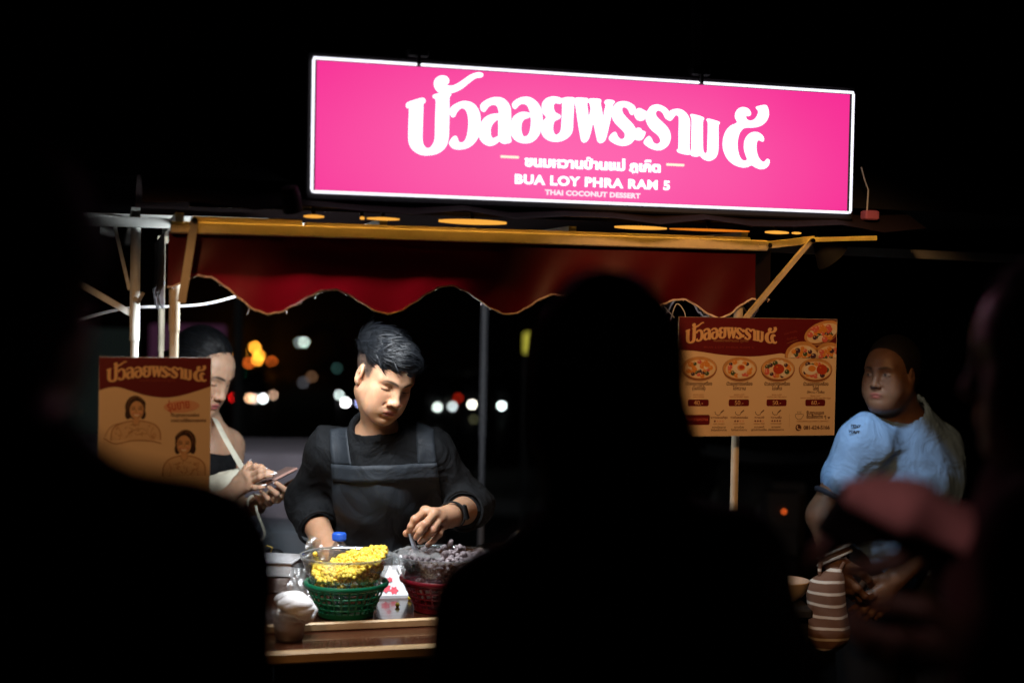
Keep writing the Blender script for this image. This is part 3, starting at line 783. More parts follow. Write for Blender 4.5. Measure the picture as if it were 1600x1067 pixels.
# menu board on the right post
MW, MH = 0.407, 0.2785
menu = empty('menu_board', L(0.8705, 0.098, 1.6228), YAW, 'wide cream menu board with four bowl pictures and prices on the right post', 'menu board')
menu.rotation_euler = (0, 0, YAW)
MB().box((0, 0, -MH), (MW, 0.004, 0)).build('board', [M['board_edge']], menu)
MB().add([(0.0015, -0.0003, -MH+0.001), (MW-0.001, -0.0003, -MH+0.001), (MW-0.001, -0.0003, -0.001), (0.0015, -0.0003, -0.001)], [(0,1,2,3)]).build('print_sheet', P_CREAM, menu)
mx = lambda v: (v - 160) * 0.000356
mz = lambda v: -(v - 113) * 0.0003212
wave = smooth_loop([(mx(x) , mz(y)) for x, y in ((164, 352), (300, 362), (450, 384), (600, 395), (720, 394), (830, 380), (900, 372), (960, 388), (1020, 400), (1150, 404), (1299, 404))], 4, closed=False)
header(menu, MW - 0.001, wave)
logo_row(menu, mx(205), mz(149), 0.2335)
lettering(menu, 'ขนมหวานบ้านแม่ ภูเก็ต', mx(528), mz(290), 0.0085, P_SHADE, y=-0.0012, width=0.088)
lettering(menu, 'BUA LOY PHRA RAM 5', mx(515), mz(338), 0.0070, mat('print_faint', (0.26, 0.03, 0.03), 0.5), y=-0.0012, width=0.126)
o = lettering(menu, 'อร่อย หวานมัน', mx(960), mz(225), 0.008, mat('print_faint_b', (0.24, 0.03, 0.03), 0.5), y=-0.0012, width=0.034); o.rotation_euler = (0, math.radians(-12), 0)
o = lettering(menu, 'ต้นตำรับ', mx(970), mz(268), 0.008, mat('print_faint_c', (0.28, 0.04, 0.03), 0.5), y=-0.0012, width=0.026); o.rotation_euler = (0, math.radians(-12), 0)
mb = MB(); strip(mb, [(mx(930), mz(298)), (mx(1012), mz(270))], 0.0007, -0.0012); mb.build('underline', P_SHADE, menu)

PIC = [P_BOWL, P_MILK, P_ORANGE, P_GREEN, P_PURPLE, P_PINK, P_YOLK, P_WHITE, P_RED, P_SHADE]
def bowl_picture(cx_, cz_, rx, rz, kind, seed, rot=0.0, clip=None):
    r_ = random.Random(seed)
    mb = MB()
    y = -0.0008
    disc(mb, cx_, cz_ - rz*0.14, rx*0.97, rz*1.0, y, 32, 9, rot, clip)
    disc(mb, cx_, cz_, rx, rz, y - 0.0002, 32, 8, rot, clip)
    disc(mb, cx_, cz_ + rz*0.03, rx*0.975, rz*0.96, y - 0.0004, 32, 0, rot, clip)
    disc(mb, cx_ + rx*0.03, cz_ - rz*0.06, rx*0.86, rz*0.80, y - 0.0006, 32, 1, rot, clip)
    lay = y - 0.0008
    n = 26 if kind == 0 else 16
    pal = [2, 2, 2, 3, 4, 5, 5, 7] if kind == 0 else [2, 2, 3, 4, 5, 5, 7]
    for i in range(n):
        a = r_.uniform(0, 2*math.pi)
        d = math.sqrt(r_.uniform(0.0, 1)) * 0.66 if kind == 0 else r_.uniform(0.50, 0.70)
        if kind == 0: a = i * 2.4; d = math.sqrt((i + .5) / n) * 0.68
        else: a = i * 2*math.pi/n + r_.uniform(-.12, .12)
        s_ = rx * r_.uniform(0.10, 0.165)
        x, z = cx_ + rx*d*math.cos(a), cz_ - rz*0.04 + rz*d*math.sin(a)
        c_ = r_.choice(pal)
        disc(mb, x, z, s_, s_*0.88, lay, 12, c_, 0, clip)
        disc(mb, x - s_*0.3, z + s_*0.32, s_*0.26, s_*0.18, lay - 0.00005, 8, 7 if c_ in (3, 4, 5) else 1, 0, clip)
        lay -= 0.00006
    if kind in (1, 3):
        x = cx_ - (rx*0.30 if kind == 3 else 0.0)
        disc(mb, x, cz_, rx*0.42, rz*0.46, lay - .0001, 20, 7)
        disc(mb, x + rx*0.06, cz_ + rz*0.10, rx*0.23, rz*0.27, lay - .0002, 18, 2)
        disc(mb, x + rx*0.08, cz_ + rz*0.12, rx*0.15, rz*0.17, lay - .00026, 14, 6 if kind == 1 else 2)
    if kind in (2, 3):
        x = cx_ + (rx*0.36 if kind == 3 else 0.02*rx)
        disc(mb, x, cz_ + rz*0.02, rx*0.33, rz*0.44, lay - .0003, 20, 6)
        disc(mb, x - rx*0.1, cz_ + rz*0.2, rx*0.06, rz*0.05, lay - .0004, 8, 2)
    mb.build('bowl_picture', PIC, menu)
for i, (x, y) in enumerate(((310, 484), (597, 486), (873, 488), (1150, 490))):
    bowl_picture(mx(x), mz(y), 124*0.000356, 84*0.000321, i, 11 + i)
clipr = (mx(880), mz(404), MW - 0.0015, -0.0015)
bowl_picture(mx(1050), mz(392), 130*0.000356, 112*0.000321, 0, 31, 0.0, clipr)
bowl_picture(mx(1250), mz(392), 118*0.000356, 108*0.000321, 0, 32, 0.0, clipr)
bowl_picture(mx(1190), mz(212), 140*0.000356, 78*0.000321, 0, 33, 0.35, (mx(900), mz(404), MW - 0.0015, -0.0015))
cols = [(308, ['บัวลอยทรงเครื่อง', '(ไม่มีไข่)'], ['BUA LOY', '(NO EGG)'], '40.-'), (597, ['บัวลอยทรงเครื่อง', 'ไข่หวาน'], ['BUA LOY', 'WITH SWEET EGG'], '50.-'),
        (870, ['บัวลอยทรงเครื่อง', 'ไข่เค็ม'], ['BUA LOY', 'WITH SALTED EGG'], '50.-'), (1155, ['บัวลอยทรงเครื่อง', 'ไข่คู่', '(ไข่หวาน + ไข่เค็ม)'], ['BUA LOY', 'WITH SWEET AND SALTED EGG'], '60.-')]
for x, th, en, price in cols:
    lettering(menu, th[0], mx(x), mz(608), 0.0112, P_DARK, y=-0.0008, weight=0.0002, width=0.066)
    lettering(menu, th[1], mx(x), mz(641), 0.0112, P_DARK, y=-0.0008, weight=0.0002)
    if len(th) > 2: lettering(menu, th[2], mx(x), mz(665), 0.0075, P_DARK, y=-0.0008, width=0.046)
    zz = 690 if len(th) > 2 else 682
    lettering(menu, en[0], mx(x), mz(zz), 0.0048, P_SHADE, y=-0.0008, width=0.026)
    lettering(menu, en[1], mx(x), mz(zz + 16), 0.0048, P_SHADE, y=-0.0008, width=min(0.080, 0.0034 * len(en[1])))
    x0, x1 = mx(x - 74), mx(x + 72)
    link('price_pill', flat_shape([rrect(x0, mz(760), x1, mz(711), 0.004)], 0.0004), P_RED, menu, False).location = (0, -0.0007, 0)
    lettering(menu, price, mx(x), mz(751), 0.0150, P_GOLD, y=-0.0011)
link('sweetness_pill', flat_shape([rrect(mx(182), mz(896), mx(390), mz(823), 0.004)], 0.0004), P_RED, menu, False).location = (0, -0.0007, 0)
lettering(menu, 'ระดับความหวาน', mx(286), mz(866), 0.0108, P_PINK, y=-0.0011, width=0.064)
for i, (x, t1, t2, t3, t4) in enumerate(((455, 'หวานน้อยที่สุด', 'LESS SWEET', 'หวานน้อยมาก', 'สำหรับคนไม่ทานหวาน'), (600, 'หวานน้อยพอกลมกล่อม', 'LOW SWEET', 'หวานน้อย', 'ไม่เน้นความหวาน'), (745, 'หวานปกติ', 'NORMAL SWEET', 'หวานพอดี', 'สูตรปกติของร้าน'), (868, 'หวานเพิ่ม', 'EXTRA SWEET', 'หวานมาก', 'สำหรับคนชอบหวาน'))):
    mb = MB()
    strip(mb, [(mx(x - 28), mz(800)), (mx(x - 26), mz(815)), (mx(x - 12), mz(826)), (mx(x + 6), mz(824)), (mx(x + 12), mz(810)), (mx(x + 32), mz(791))], 0.0013, -0.0008)
    strip(mb, [(mx(x + 14), mz(808)), (mx(x + 34), mz(790))], 0.0026, -0.00085)
    mb.build('spoon_symbol', P_DARK, menu)
    lettering(menu, t1, mx(x + 2), mz(850), 0.0066, P_RED, y=-0.0008, width=min(0.044, 0.0030 * len(t1)))
    mb = MB()
    for k in range(4):
        disc(mb, mx(x - 28 + k*19), mz(870), 0.0022, 0.0022, -0.0008, 12, 0 if k <= i else 1)
    mb.build('sweetness_dots', [P_RED, P_BLUSH], menu)
    lettering(menu, t2, mx(x + 2), mz(894), 0.0042, P_SHADE, y=-0.0008, width=0.028)
    lettering(menu, t3, mx(x + 2), mz(921), 0.0064, P_DARK, y=-0.0008)
    lettering(menu, t4, mx(x + 2), mz(941), 0.0064, P_DARK, y=-0.0008, width=0.040)
mb = MB(); strip(mb, [(mx(966), mz(822)), (mx(966), mz(918))], 0.0005, -0.0008); mb.build('divider', P_SHADE, menu)
mb = MB()
strip(mb, smooth_loop([(mx(1008), mz(822)), (mx(1066), mz(822)), (mx(1062), mz(842)), (mx(1048), mz(858)), (mx(1026), mz(858)), (mx(1012), mz(842)), (mx(1008), mz(824))], 3, closed=False), 0.0010, -0.0008)
for k in (1026, 1038, 1050): strip(mb, [(mx(k), mz(816)), (mx(k - 4), mz(808)), (mx(k + 2), mz(799))], 0.0009, -0.0008)
mb.build('hot_bowl_symbol', P_DARK, menu)
lettering(menu, 'รับงานนอก', mx(1090), mz(823), 0.0115, P_DARK, y=-0.0008, align='LEFT', weight=0.0002, width=0.046)
lettering(menu, 'จัดเลี้ยงต่าง ๆ', mx(1090), mz(852), 0.0115, P_DARK, y=-0.0008, align='LEFT', weight=0.0002, width=0.052)
mb = MB(); disc(mb, mx(1253), mz(845), .0016, .0016, -.0008, 10); disc(mb, mx(1262), mz(845), .0016, .0016, -.0009, 10)
mb.add([(mx(1249), -.00095, mz(847)), (mx(1257.5), -.00095, mz(857)), (mx(1266), -.00095, mz(847))], [(0, 1, 2)]); mb.build('heart_symbol', P_DARK, menu)
lettering(menu, 'CATERING & EVENT SERVICE', mx(1138), mz(878), 0.0046, P_SHADE, y=-0.0008, width=0.084)
mb = MB(); disc(mb, mx(1034), mz(921), 22*0.000356, 22*0.000356, -0.0008, 24, 0)
strip(mb, smooth_loop([(mx(1025), mz(911)), (mx(1024), mz(920)), (mx(1032), mz(931)), (mx(1043), mz(933))], 4, closed=False), 0.0022, -0.0010, 1)
disc(mb, mx(1026), mz(911), .0016, .0020, -.0011, 8, 1); disc(mb, mx(1044), mz(932), .0020, .0016, -.0011, 8, 1)
mb.build('phone_symbol', [P_DARK, P_CREAM], menu)
lettering(menu, '081-624-5166', mx(1072), mz(934), 0.0128, P_DARK, y=-0.0008, align='LEFT', weight=0.0003, width=0.069)
for p in ((0.17, 0.004), (0.235, 0.004)):
    MB().box((p[0], 0.004, -0.03), (p[0] + 0.012, 0.022, -0.02)).build('cable_tie', M['black_metal'], menu)

# poster on the left posts
PW, PH = 0.2285, 0.323
poster = empty('poster_board', L(-0.421, 0.098, 1.5195), YAW, 'portrait poster with two smiling women under a dark red band at left', 'poster')
MB().box((0, 0, -PH), (PW, 0.004, 0)).build('board', M['board_edge'], poster)
MB().add([(0.0015, -0.0003, -PH+0.001), (PW-0.001, -0.0003, -PH+0.001), (PW-0.001, -0.0003, -0.0025), (0.0015, -0.0003, -0.0025)], [(0,1,2,3)]).build('print_sheet', P_CREAM, poster)
qx = lambda v: (v - 62) * 0.0002907
qz = lambda v: -(v - 88) * 0.000300
wave = smooth_loop([(qx(x), qz(y)) for x, y in ((65, 320), (130, 300), (200, 298), (290, 325), (380, 352), (480, 368), (560, 368), (650, 352), (750, 322), (845, 290))], 4, closed=False)
header(poster, PW - 0.001, [(x, z) for x, z in wave])
logo_row(poster, qx(113), qz(116), 0.2040)
lettering(poster, 'ขนมหวานบ้านแม่ ภูเก็ต', qx(470), qz(256), 0.006, mat('print_faint_d', (0.30, 0.06, 0.03), 0.5), y=-0.0012, width=0.074)
mb = MB(); disc(mb, qx(640), qz(432), 0.037, 0.013, -0.0007, 24, 0, 0.05); mb.build('brush_blot', P_BLUSH, poster)
o = lettering(poster, 'รุ่นยาย', qx(622), qz(452), 0.026, P_YOLK, y=-0.0011, weight=0.0004, width=0.046); o.rotation_euler = (0, math.radians(-9), 0)
lettering(poster, 'ต้นสูตรความอร่อย', qx(566), qz(503), 0.0088, P_DARK, y=-0.0008, align='LEFT', weight=0.0002, width=0.058)
lettering(poster, 'จากความใส่ใจของคุณยาย', qx(566), qz(541), 0.0088, P_DARK, y=-0.0008, align='LEFT', weight=0.0002, width=0.072)

def portrait(cx_, cz_, s, flip, body_w):
    mb = MB()
    y = -0.0006
    X = lambda u: cx_ + u * s * (-1 if flip else 1)
    Z = lambda v: cz_ + v * s
    # blouse outline and soft fill, neck, hair, face, features
    pts = [(-1.05*body_w, -2.6), (-1.0*body_w, -1.75), (-0.7*body_w, -1.25), (-0.3, -1.0), (0.3, -1.0), (0.72*body_w, -1.25), (1.0*body_w, -1.8), (1.05*body_w, -2.6)]
    loop = smooth_loop(pts, 4, closed=False)
    mb.add([(X(u), y, Z(v)) for u, v in loop], [tuple(range(len(loop)))], 2)
    strip(mb, [(X(u), Z(v)) for u, v in loop], 0.10*s, y - .0001, 3)
    rp = random.Random(17 + int(flip))
    for k in range(30):
        u = rp.uniform(-0.9, 0.9) * body_w; v = rp.uniform(-2.45, -1.35); a = rp.uniform(0, 3); c_, s_ = math.cos(a)*.13, math.sin(a)*.13
        strip(mb, [(X(u - c_), Z(v - s_)), (X(u + s_*.4), Z(v + c_*.4)), (X(u + c_), Z(v + s_))], rp.uniform(.03, .08)*s, y - .00012 - k*1e-6, 3 if k % 3 else 7)
    for sgn in (-1, 1):
        strip(mb, [(X(.75*sgn*body_w), Z(-1.5)), (X(.62*sgn*body_w), Z(-2.0)), (X(.70*sgn*body_w), Z(-2.6))], 0.06*s, y - .00018, 7)
    for sgn in (-1, 1):
        strip(mb, [(X(0.28*sgn), Z(-0.98)), (X(0.22*sgn), Z(-1.25)), (X(0.02*sgn), Z(-1.42))], 0.07*s, y - .00015, 3)
    disc(mb, X(0), Z(-0.85), 0.27*s, 0.42*s, y - .0002, 16, 1)
    disc(mb, X(-0.08), Z(0.12), 0.82*s, 0.98*s, y - .0003, 28, 0)
    for sgn in (-1, 1): disc(mb, X(0.60*sgn - .06), Z(-0.45), 0.24*s, 0.42*s, y - .00032, 16, 0)
    disc(mb, X(0.04), Z(-0.12), 0.56*s, 0.76*s, y - .0004, 28, 1)
    fr = smooth_loop([(-0.56, 0.1), (-0.42, 0.52), (-0.05, 0.74), (0.4, 0.6), (0.6, 0.1), (0.75, 0.5), (0.3, 0.95), (-0.4, 0.9), (-0.7, 0.5)], 3)
    mb.add([(X(u), y - .0005, Z(v)) for u, v in fr], [tuple(range(len(fr)))], 0)
    sh_ = smooth_loop([(.30, .35), (.58, .1), (.56, -.3), (.36, -.66), (.10, -.86), (.26, -.5), (.40, -.1)], 3)
    mb.add([(X(u), y - .00045, Z(v)) for u, v in sh_], [tuple(range(len(sh_)))], 7)
    for k in (0, 1, 4, 8, 9):
        u0 = -.75 + k*.15
        strip(mb, [(X(-.05 + u0*.15), Z(1.02)), (X(u0*.75), Z(.85 - abs(u0)*.2)), (X(u0*1.02), Z(.45 - abs(u0)*.15)), (X(u0*1.08), Z(.1 - abs(u0)*.3))] if abs(u0) > .5 else [(X(-.05), Z(1.03)), (X(u0*.6), Z(.92)), (X(u0*.9), Z(.72))], 0.018*s, y - .00052, 3)
    for sgn in (-1, 1):
        strip(mb, [(X(.04 + sgn*.22), Z(-.30)), (X(.04 + sgn*.33), Z(-.42)), (X(.04 + sgn*.31), Z(-.55))], 0.035*s, y - .00056, 3)
        strip(mb, [(X(.04 + sgn*.12), Z(0.10)), (X(.04 + sgn*.26), Z(0.17)), (X(.04 + sgn*.42), Z(0.09))], 0.05*s, y - .00055, 0)
        strip(mb, [(X(.04 + sgn*.13), Z(-.05)), (X(.04 + sgn*.25), Z(0.0)), (X(.04 + sgn*.38), Z(-.06))], 0.075*s, y - .00055, 0)
        disc(mb, X(.04 + sgn*.34), Z(-.30), .13*s, .10*s, y - .00052, 12, 4)
    strip(mb, [(X(.0), Z(-.02)), (X(-.03), Z(-.25)), (X(.08), Z(-.29))], 0.05*s, y - .00055, 3)
    mb.add([(X(u), y - .00055, Z(v)) for u, v in ((-.22, -.42), (-.05, -.46), (.14, -.46), (.32, -.42), (.18, -.58), (.05, -.62), (-.1, -.58))], [tuple(range(7))], 5)
    strip(mb, [(X(-.26), Z(-.40)), (X(.05), Z(-.465)), (X(.35), Z(-.40))], 0.045*s, y - .0006, 6)
    mb.build('portrait_picture', [P_HAIR, P_SKIN, P_BLOUSE, P_SHADE, P_BLUSH, P_WHITE, P_PINK, P_TONE], poster)
portrait(qx(322), qz(448), 0.0252, False, 1.9)
portrait(qx(664), qz(692), 0.0262, True, 1.6)
mb = MB()
strip(mb, smooth_loop([(qx(100), qz(650)), (qx(180), qz(690)), (qx(300), qz(668)), (qx(420), qz(672)), (qx(500), qz(690))], 4, closed=False), 0.0016, -0.0016)
strip(mb, smooth_loop([(qx(105), qz(640)), (qx(150), qz(570)), (qx(230), qz(545))], 4, closed=False), 0.0012, -0.0016)
strip(mb, smooth_loop([(qx(250), qz(650)), (qx(300), qz(600)), (qx(380), qz(590)), (qx(430), qz(660))], 4, closed=False), 0.0010, -0.0016)
mb.build('sketch_lines', P_SHADE, poster)

# ------------------------------------------------------------------ smooth solid bodies from distance fields
def rotm(yaw, pitch=0.0, tilt=0.0):
    """head frame: columns are the person's right, forward and up; yaw 0 faces the camera, + turns to image right"""
    m = Matrix.Rotation(math.radians(180 + yaw), 3, 'Z') @ Matrix.Rotation(math.radians(-pitch), 3, 'X') @ Matrix.Rotation(math.radians(tilt), 3, 'Y')
    return np.array(m)
I3 = np.eye(3)

class Solid:
    def __init__(s):
        s.ops = []
    def cone(s, p, q, r1, r2=None, k=0.02, mode='u'):
        r2 = r1 if r2 is None else r2
        p, q = np.array(p, float), np.array(q, float)
        lo = np.minimum(p - r1, q - r2); hi = np.maximum(p + r1, q + r2)
        s.ops.append(('c', (p, q, r1, r2), k, mode, lo, hi)); return s
    def chain(s, pts, radii, k=0.01, mode='u'):
        for i in range(len(pts) - 1): s.cone(pts[i], pts[i+1], radii[i], radii[i+1], k, mode)
        return s
    def ell(s, c, r, R=I3, k=0.02, mode='u'):
        c, r = np.array(c, float), np.array(r, float)
        ext = np.sqrt(((R * r) ** 2).sum(1))
        s.ops.append(('e', (c, r, R), k, mode, c - ext, c + ext)); return s
    def half(s, p, n, k=0.004):
        """keeps the side n points away from"""
        s.ops.append(('h', (np.array(p, float), np.array(n, float) / np.linalg.norm(n)), k, 'i', None, None)); return s
    def mesh(s, name, h, fine=(), pad=0.02):
        lo = np.min([o[4] for o in s.ops if o[3] == 'u'], 0) - pad
        hi = np.max([o[5] for o in s.ops if o[3] == 'u'], 0) + pad
        ax = []
        for a in range(3):
            cuts = [(max(f[0][a], lo[a]), min(f[1][a], hi[a]), f[2]) for f in fine]
            x, out = lo[a], [lo[a]]
            while x < hi[a]:
                st = h
                for c0, c1, hf in cuts:
                    if c0 - h <= x <= c1: st = min(st, hf)
                x += st
                out.append(x)
            ax.append(np.array(out, np.float32))
        X, Y, Z = ax
        d = np.full((len(X), len(Y), len(Z)), 0.5, np.float32)
        for kind, prm, k, mode, l_, h_ in s.ops:
            if l_ is None: sl = (slice(None),) * 3
            else:
                m_ = max(k, 2.2 * h)
                sl = tuple(slice(max(0, np.searchsorted(A, l_[a] - m_) - 1), np.searchsorted(A, h_[a] + m_) + 1) for a, A in enumerate(ax))
            x, y, z = X[sl[0]][:, None, None], Y[sl[1]][None, :, None], Z[sl[2]][None, None, :]
            if kind == 'c':
                p, q, r1, r2 = prm
                v = q - p; l2 = max(1e-12, float(v @ v))
                ax_, ay_, az_ = x - p[0], y - p[1], z - p[2]
                t = np.clip((ax_ * v[0] + ay_ * v[1] + az_ * v[2]) / l2, 0, 1)
                f = np.sqrt((ax_ - t*v[0])**2 + (ay_ - t*v[1])**2 + (az_ - t*v[2])**2) - (r1 + (r2 - r1) * t)
            elif kind == 'e':
                c, r, R = prm
                ax_, ay_, az_ = x - c[0], y - c[1], z - c[2]
                e0 = [(ax_*R[0, j] + ay_*R[1, j] + az_*R[2, j]) / r[j] for j in range(3)]
                k0 = np.sqrt(e0[0]**2 + e0[1]**2 + e0[2]**2) + 1e-9
                k1 = np.sqrt((e0[0]/r[0])**2 + (e0[1]/r[1])**2 + (e0[2]/r[2])**2) + 1e-9
                f = k0 * (k0 - 1) / k1
            else:
                p, n = prm
                f = (x - p[0])*n[0] + (y - p[1])*n[1] + (z - p[2])*n[2]
            cur = d[sl]
            k = max(k, 1e-5)
            if mode == 'u':
                t = np.clip(0.5 + 0.5 * (f - cur) / k, 0, 1)
                d[sl] = f * (1 - t) + cur * t - k * t * (1 - t)
            else:
                g_ = f if mode == 'i' else -f
                t = np.clip(0.5 - 0.5 * (g_ - cur) / k, 0, 1)
                d[sl] = g_ * (1 - t) + cur * t + k * t * (1 - t)
        return nets(name, d, ax)

def nets(name, d, ax):
    ins = d < 0
    cnt = np.zeros(tuple(n - 1 for n in d.shape), np.int8)
    offs = [(i, j, k) for i in (0, 1) for j in (0, 1) for k in (0, 1)]
    for i, j, k in offs:
        cnt += ins[i:d.shape[0]-1+i, j:d.shape[1]-1+j, k:d.shape[2]-1+k]
    act = (cnt > 0) & (cnt < 8)
    idx = np.argwhere(act)
    vid = np.full(act.shape, -1, np.int32)
    vid[act] = np.arange(len(idx))
    pos = np.zeros((len(idx), 3)); num = np.zeros(len(idx))
    vals, pts = {}, {}
    for o in offs:
        q = idx + np.array(o)
        vals[o] = d[q[:, 0], q[:, 1], q[:, 2]]
        pts[o] = np.stack([ax[a][q[:, a]] for a in range(3)], 1)
    for o in offs:
        for a in range(3):
            if o[a] == 0:
                o2 = tuple(1 if b == a else o[b] for b in range(3))
                va, vb = vals[o], vals[o2]
                c = (va < 0) != (vb < 0)
                t = va[c] / (va[c] - vb[c])
                pos[c] += pts[o][c] + (pts[o2][c] - pts[o][c]) * t[:, None]
                num[c] += 1
    pos /= num[:, None]
    faces = []
    for a in range(3):
        b, c = (a + 1) % 3, (a + 2) % 3
        lo = [slice(1, -1)] * 3; hi = [slice(1, -1)] * 3
        lo[a] = slice(0, -1); hi[a] = slice(1, None)
        A, B = ins[tuple(lo)], ins[tuple(hi)]
        cr = np.argwhere(A != B)
        base = np.array([1, 1, 1]); base[a] = 0
        q = cr + base
        inside_lo = ins[q[:, 0], q[:, 1], q[:, 2]]
        def V(db, dc):
            r = q.copy(); r[:, b] += db; r[:, c] += dc
            return vid[r[:, 0], r[:, 1], r[:, 2]]
        f = np.stack([V(-1, -1), V(0, -1), V(0, 0), V(-1, 0)], 1)
        f[~inside_lo] = f[~inside_lo][:, ::-1]
        faces.append(f)
    f = np.concatenate(faces)
    f = f[(f >= 0).all(1)]
    return quads(name, pos, f)

def quads(name, v, f):
    me = bpy.data.meshes.new(name)
    me.vertices.add(len(v)); me.vertices.foreach_set('co', np.asarray(v, np.float32).ravel())
    me.loops.add(f.size); me.loops.foreach_set('vertex_index', np.asarray(f, np.int32).ravel())
    me.polygons.add(len(f)); me.polygons.foreach_set('loop_start', np.arange(0, f.size, f.shape[1], dtype=np.int32))
    me.update(calc_edges=True)
    me.validate()
    return me

def coords(me):
    co = np.empty(len(me.vertices) * 3, np.float32); me.vertices.foreach_get('co', co)
    return co.reshape(-1, 3).astype(float)
def normals(me):
    no = np.empty(len(me.vertices) * 3, np.float32); me.vertices.foreach_get('normal', no)
    return no.reshape(-1, 3).astype(float)
def set_coords(me, co):
    me.vertices.foreach_set('co', np.asarray(co, np.float32).ravel()); me.update()

def folds(me, amp, seed, freq=28, n=6, axis=(0, 0, 1)):
    """cloth folds: ridged waves pushed along the normals"""
    r_ = np.random.RandomState(seed)
    co, no = coords(me), normals(me)
    tot = np.zeros(len(co))
    ax_ = np.array(axis, float)
    for i in range(n):
        dv = r_.normal(size=3); dv /= np.linalg.norm(dv)
        dv = dv - ax_ * (dv @ ax_) * r_.uniform(0.3, 1.0)
        w2 = r_.normal(size=3) * freq * 0.35
        fq = freq * r_.uniform(0.5, 1.7)
        ph = co @ dv * fq + 1.3 * np.sin(co @ w2 + r_.uniform(0, 6)) + r_.uniform(0, 6)
        msk = 0.5 + 0.5 * np.sin(co @ (r_.normal(size=3) * 9) + r_.uniform(0, 6))
        tot += (1 - np.abs(np.sin(ph)) ** 0.8 - 0.4) * msk
    set_coords(me, co + no * (tot * amp / n * 1.8)[:, None])

def paint(me, col):
    at_ = me.color_attributes.new('Col', 'FLOAT_COLOR', 'POINT')
    c4 = np.ones((len(me.vertices), 4), np.float32); c4[:, :3] = col
    at_.data.foreach_set('color', c4.ravel())

def soft(d, w):  # 1 inside, 0 outside
    return np.clip(0.5 - d / w, 0, 1)[:, None]

def lookup_ell(p, c, r):
    q = (p - np.array(c)) / np.array(r)
    k0 = np.linalg.norm(q, axis=1)
    return (k0 - 1) * min(r)

def head_solid(S, o, R, s, full=0.0, lids=1.0):
    """adds a head to the solid S; local axes: x right of the person, y forward, z up"""
    P = lambda *p: o + R @ (np.array(p) * s)
    E = lambda c, r, k=0.02, mode='u', Q=I3: S.ell(P(*c), np.array(r) * s, R @ Q, k * s, mode)
    C = lambda p, q, r1, r2, k=0.02, mode='u': S.cone(P(*p), P(*q), r1 * s, r2 * s, k * s, mode)
    RX = lambda d: np.array(Matrix.Rotation(math.radians(d), 3, 'X'))
    RY = lambda d: np.array(Matrix.Rotation(math.radians(d), 3, 'Y'))
    RZ = lambda d: np.array(Matrix.Rotation(math.radians(d), 3, 'Z'))
    E((0, -.018, .032), (.074, .092, .077))
    E((0, .022, -.034), (.0555 + .012*full, .063, .082), .03)
    E((0, .035, .036), (.060, .050, .048), .03)
    for g_ in (-1, 1):
        C((.0490*g_, .004, -.047), (.017*g_, .062, -.094), .015 + .012*full, .014 + .006*full, .03)
        E((.040*g_, .050, -.028), (.023 + .006*full, .024, .026 + .006*full), .03)
        E((.034*g_, .055, -.066), (.022 + .008*full, .022, .028), .03)
        C((.012*g_, .0815, .0205), (.047*g_, .064, .023), .0085, .007, .016)
        E((.0325*g_, .0925, .0015), (.0165, .014, .0105), .014, 's')
        E((.0325*g_, .0650, .0003), (.0150, .0142, .0112), .006)
        C((.0055*g_, .0850, .015), (.0040*g_, .0845, .030), .0012, .0008, .004, 's')
        # upper lid crease and the lower lid line
        C((.020*g_, .0835, .0065), (.046*g_, .0735, .0055), .0013, .0013, .003, 's')
        C((.020*g_, .0835, -.0058), (.034*g_, .0815, -.0072), .0013, .0013, .003, 's')
        C((.034*g_, .0815, -.0072), (.047*g_, .0725, -.0042), .0013, .0010, .003, 's')
        # ear
        Q = RZ(-18*g_) @ RX(-10)
        E((.076*g_, -.010, -.004), (.0085, .0185, .031), .006, 'u', Q)
        E((.074*g_, -.006, -.026), (.007, .010, .011), .006, 'u', Q)
        E((.0835*g_, -.006, -.002), (.006, .0105, .018), .004, 's', Q)
        E((.0800*g_, -.0065, .004), (.0045, .0035, .010), .003, 'u', Q)
    # nose
    C((0, .080, .012), (0, .0955, -.026), .0085, .0095, .014)
    E((0, .1005, -.0335), (.0120, .0105, .0095), .008)
    for g_ in (-1, 1):
        E((.0145*g_, .0910, -.0375), (.0084, .0098, .0080), .006)
        E((.0066*g_, .0985, -.0440), (.0040, .0050, .0032), .003, 's')
        C((.017*g_, .0905, -.032), (.029*g_, .080, -.056), .0016, .0016, .006, 's')
    # mouth
    E((0, .0780, -.066), (.030, .012, .018), .014)
    E((.008, .0875, -.0640), (.0135, .0060, .0046), .005)
    E((-.008, .0875, -.0640), (.0135, .0060, .0046), .005)
    E((0, .0865, -.0735), (.0170, .0070, .0056), .005)
    C((-.025, .0830, -.0722), (0, .0940, -.0685), .0012, .0016, .0028, 's')
    C((.025, .0830, -.0722), (0, .0940, -.0685), .0012, .0016, .0028, 's')
    E((0, .0870, -.0855), (.018, .006, .0035), .008, 's')
    E((0, .0700, -.0990), (.021 + .006*full, .018, .016), .016)
    if full > .5: E((0, .03, -.108), (.05, .045, .02), .03)

